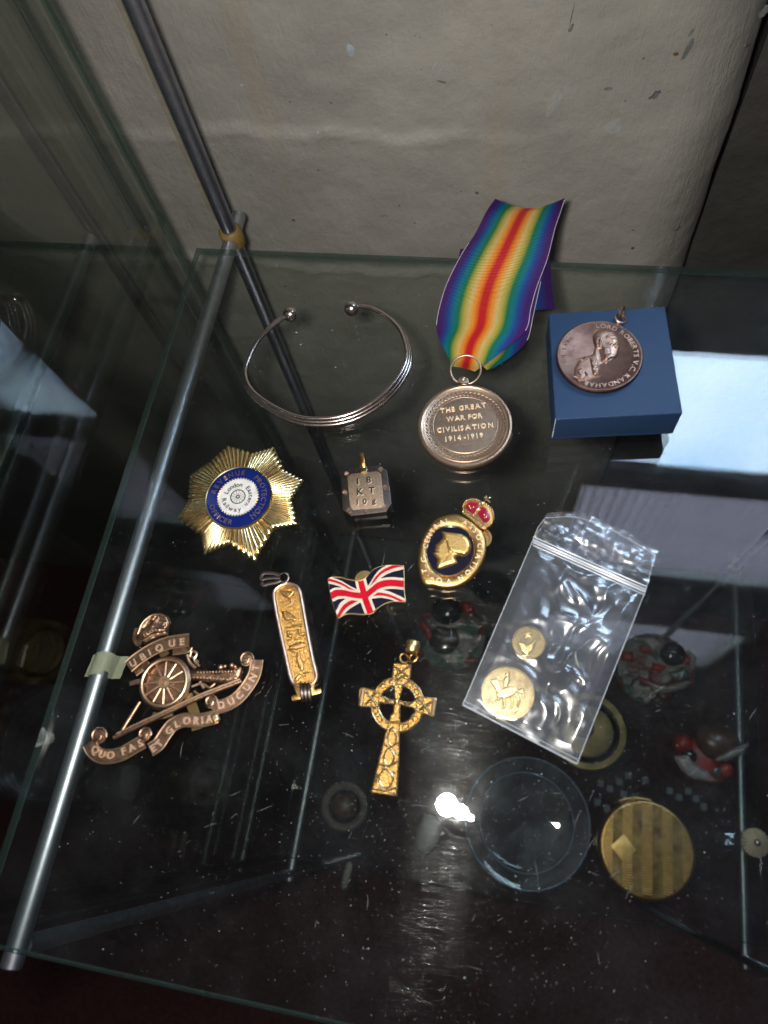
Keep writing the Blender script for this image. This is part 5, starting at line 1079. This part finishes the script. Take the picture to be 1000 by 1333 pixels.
# diamante bracelet
db = thing('stone_bracelet', 'loose row of square clear stones between the brass lid and the gold compact', 'bracelet', tuple(low(830, 1030)))
M['stone'] = paint('clear_stone', (.13, .135, .14), .08, coat=1.0)
sp_ = [(782, 1020), (794, 1027), (806, 1018), (818, 1010), (812, 1034), (826, 1038), (790, 1052), (778, 1044), (872, 1030), (884, 1038), (896, 1030), (906, 1040), (916, 1050), (840, 1016)]
for k, (u, v) in enumerate(sp_):
    c = low(u, v, 2); bb = bevel_geo(box(c[0] - 2.6, c[0] + 2.6, c[1] - 2.6, c[1] + 2.6, z0 + .3, z0 + 3.4), .6, 1); mesh('stone', bb, M['stone'], db, smooth=False)
mesh('setting', tube([low(u, v, 1) for u, v in sp_[:8]], .8, 6), M['porc_black'], db)
# tiny trinkets glinting in the dark to the left
for k, (u, v, r_, what) in enumerate(((193, 1035, 3, 'oval'), (283, 1038, 3, 'round'), (222, 1085, 4, 'pear shaped'), (105, 1000, 4, 'broad'), (96, 1010, 3, 'square'), (225, 1005, 4, 'flat'), (262, 1018, 3, 'thin'), (176, 1052, 2.5, 'tiny'), (240, 1040, 5, 'domed'))):
    c = low(u, v, 3); t = thing('gold_charm', what + ' gold charm in the dark ' + ('left of the rod' if u < 150 else 'below the field gun badge' if v > 1020 else 'just under the field gun badge'), 'charm', (c[0], c[1], z0), 'gold charms in the dark of the lower shelf')
    mesh('body', ball((c[0], c[1], z0 + 2.5), r_, 10, 7, .6 + .1 * (k % 3)), M['gold_dull'] if k % 2 else M['brass_old'], t); mesh('loop', ring((c[0] + r_, c[1] + 1, z0 + 2), 1.6, .5, 14, (.2, .3, 1), 6), M['gold_dull'], t)

# ------------------------------------------------------------------ dust and scratches on the top glass
V, Fs = [], []
def speck(x, y, r, z_=.02):
    n_ = len(V); k = random.choice((3, 4, 5)); a0 = random.random() * 6
    for i in range(k): a = a0 + 2 * PI * i / k; rr = r * random.uniform(.5, 1.3); V.append((x + rr * math.cos(a), y + rr * math.sin(a), z_))
    V.append((x, y, z_ + r * .8))
    for i in range(k): Fs.append((n_ + i, n_ + (i + 1) % k, n_ + k))
for k in range(5200):
    x, y = random.uniform(-150, 130), random.uniform(-58, 218); 
    if random.random() < .35: x, y = random.gauss(-5, 35), random.gauss(5, 45)
    if not (-151 < x < 213 and -59 < y < 219): continue
    speck(x, y, random.choice((.05, .06, .08, .08, .10, .13)) if random.random() > .02 else .2)
for k in range(900): speck(random.uniform(-150, 190), random.uniform(-48, 225), random.uniform(.07, .15), SHZ + .02)
for (u, v) in ((607, 942), (572, 958), (182, 817), (312, 680), (640, 1018), (605, 1333 - 60), (433, 430), (437, 478), (660, 862)): 
    p = P(u, v); speck(p[0], p[1], .38)
o = mesh('dust', (V, Fs), M['dust'], smooth=False); tag(o, 'fine pale dust specks scattered over the glass shelves', 'dust', kind='stuff')
gs = []
for k in range(80):
    x, y = random.gauss(0, 60), random.gauss(20, 60); a = random.gauss(1.0, .5); L_ = random.uniform(1.0, 6); cv = random.uniform(-.05, .05)
    if not (-148 < x < 200 and -55 < y < 212): continue
    pts = [(x + L_ * t * math.cos(a + cv * L_ * t), y + L_ * t * math.sin(a + cv * L_ * t), .03) for t in (0, .35, .7, 1)]; gs.append(tube(pts, [.008, .024, .02, .008], 4))
for (a, b_) in (((380, 742), (384, 700)), ((690, 636), (640, 600)), ((850, 720), (830, 700))):
    pass
o = mesh('scratches', join(*gs), M['dust']); tag(o, 'fine short hairline scratches on the top glass shelf', 'scratches', kind='stuff')
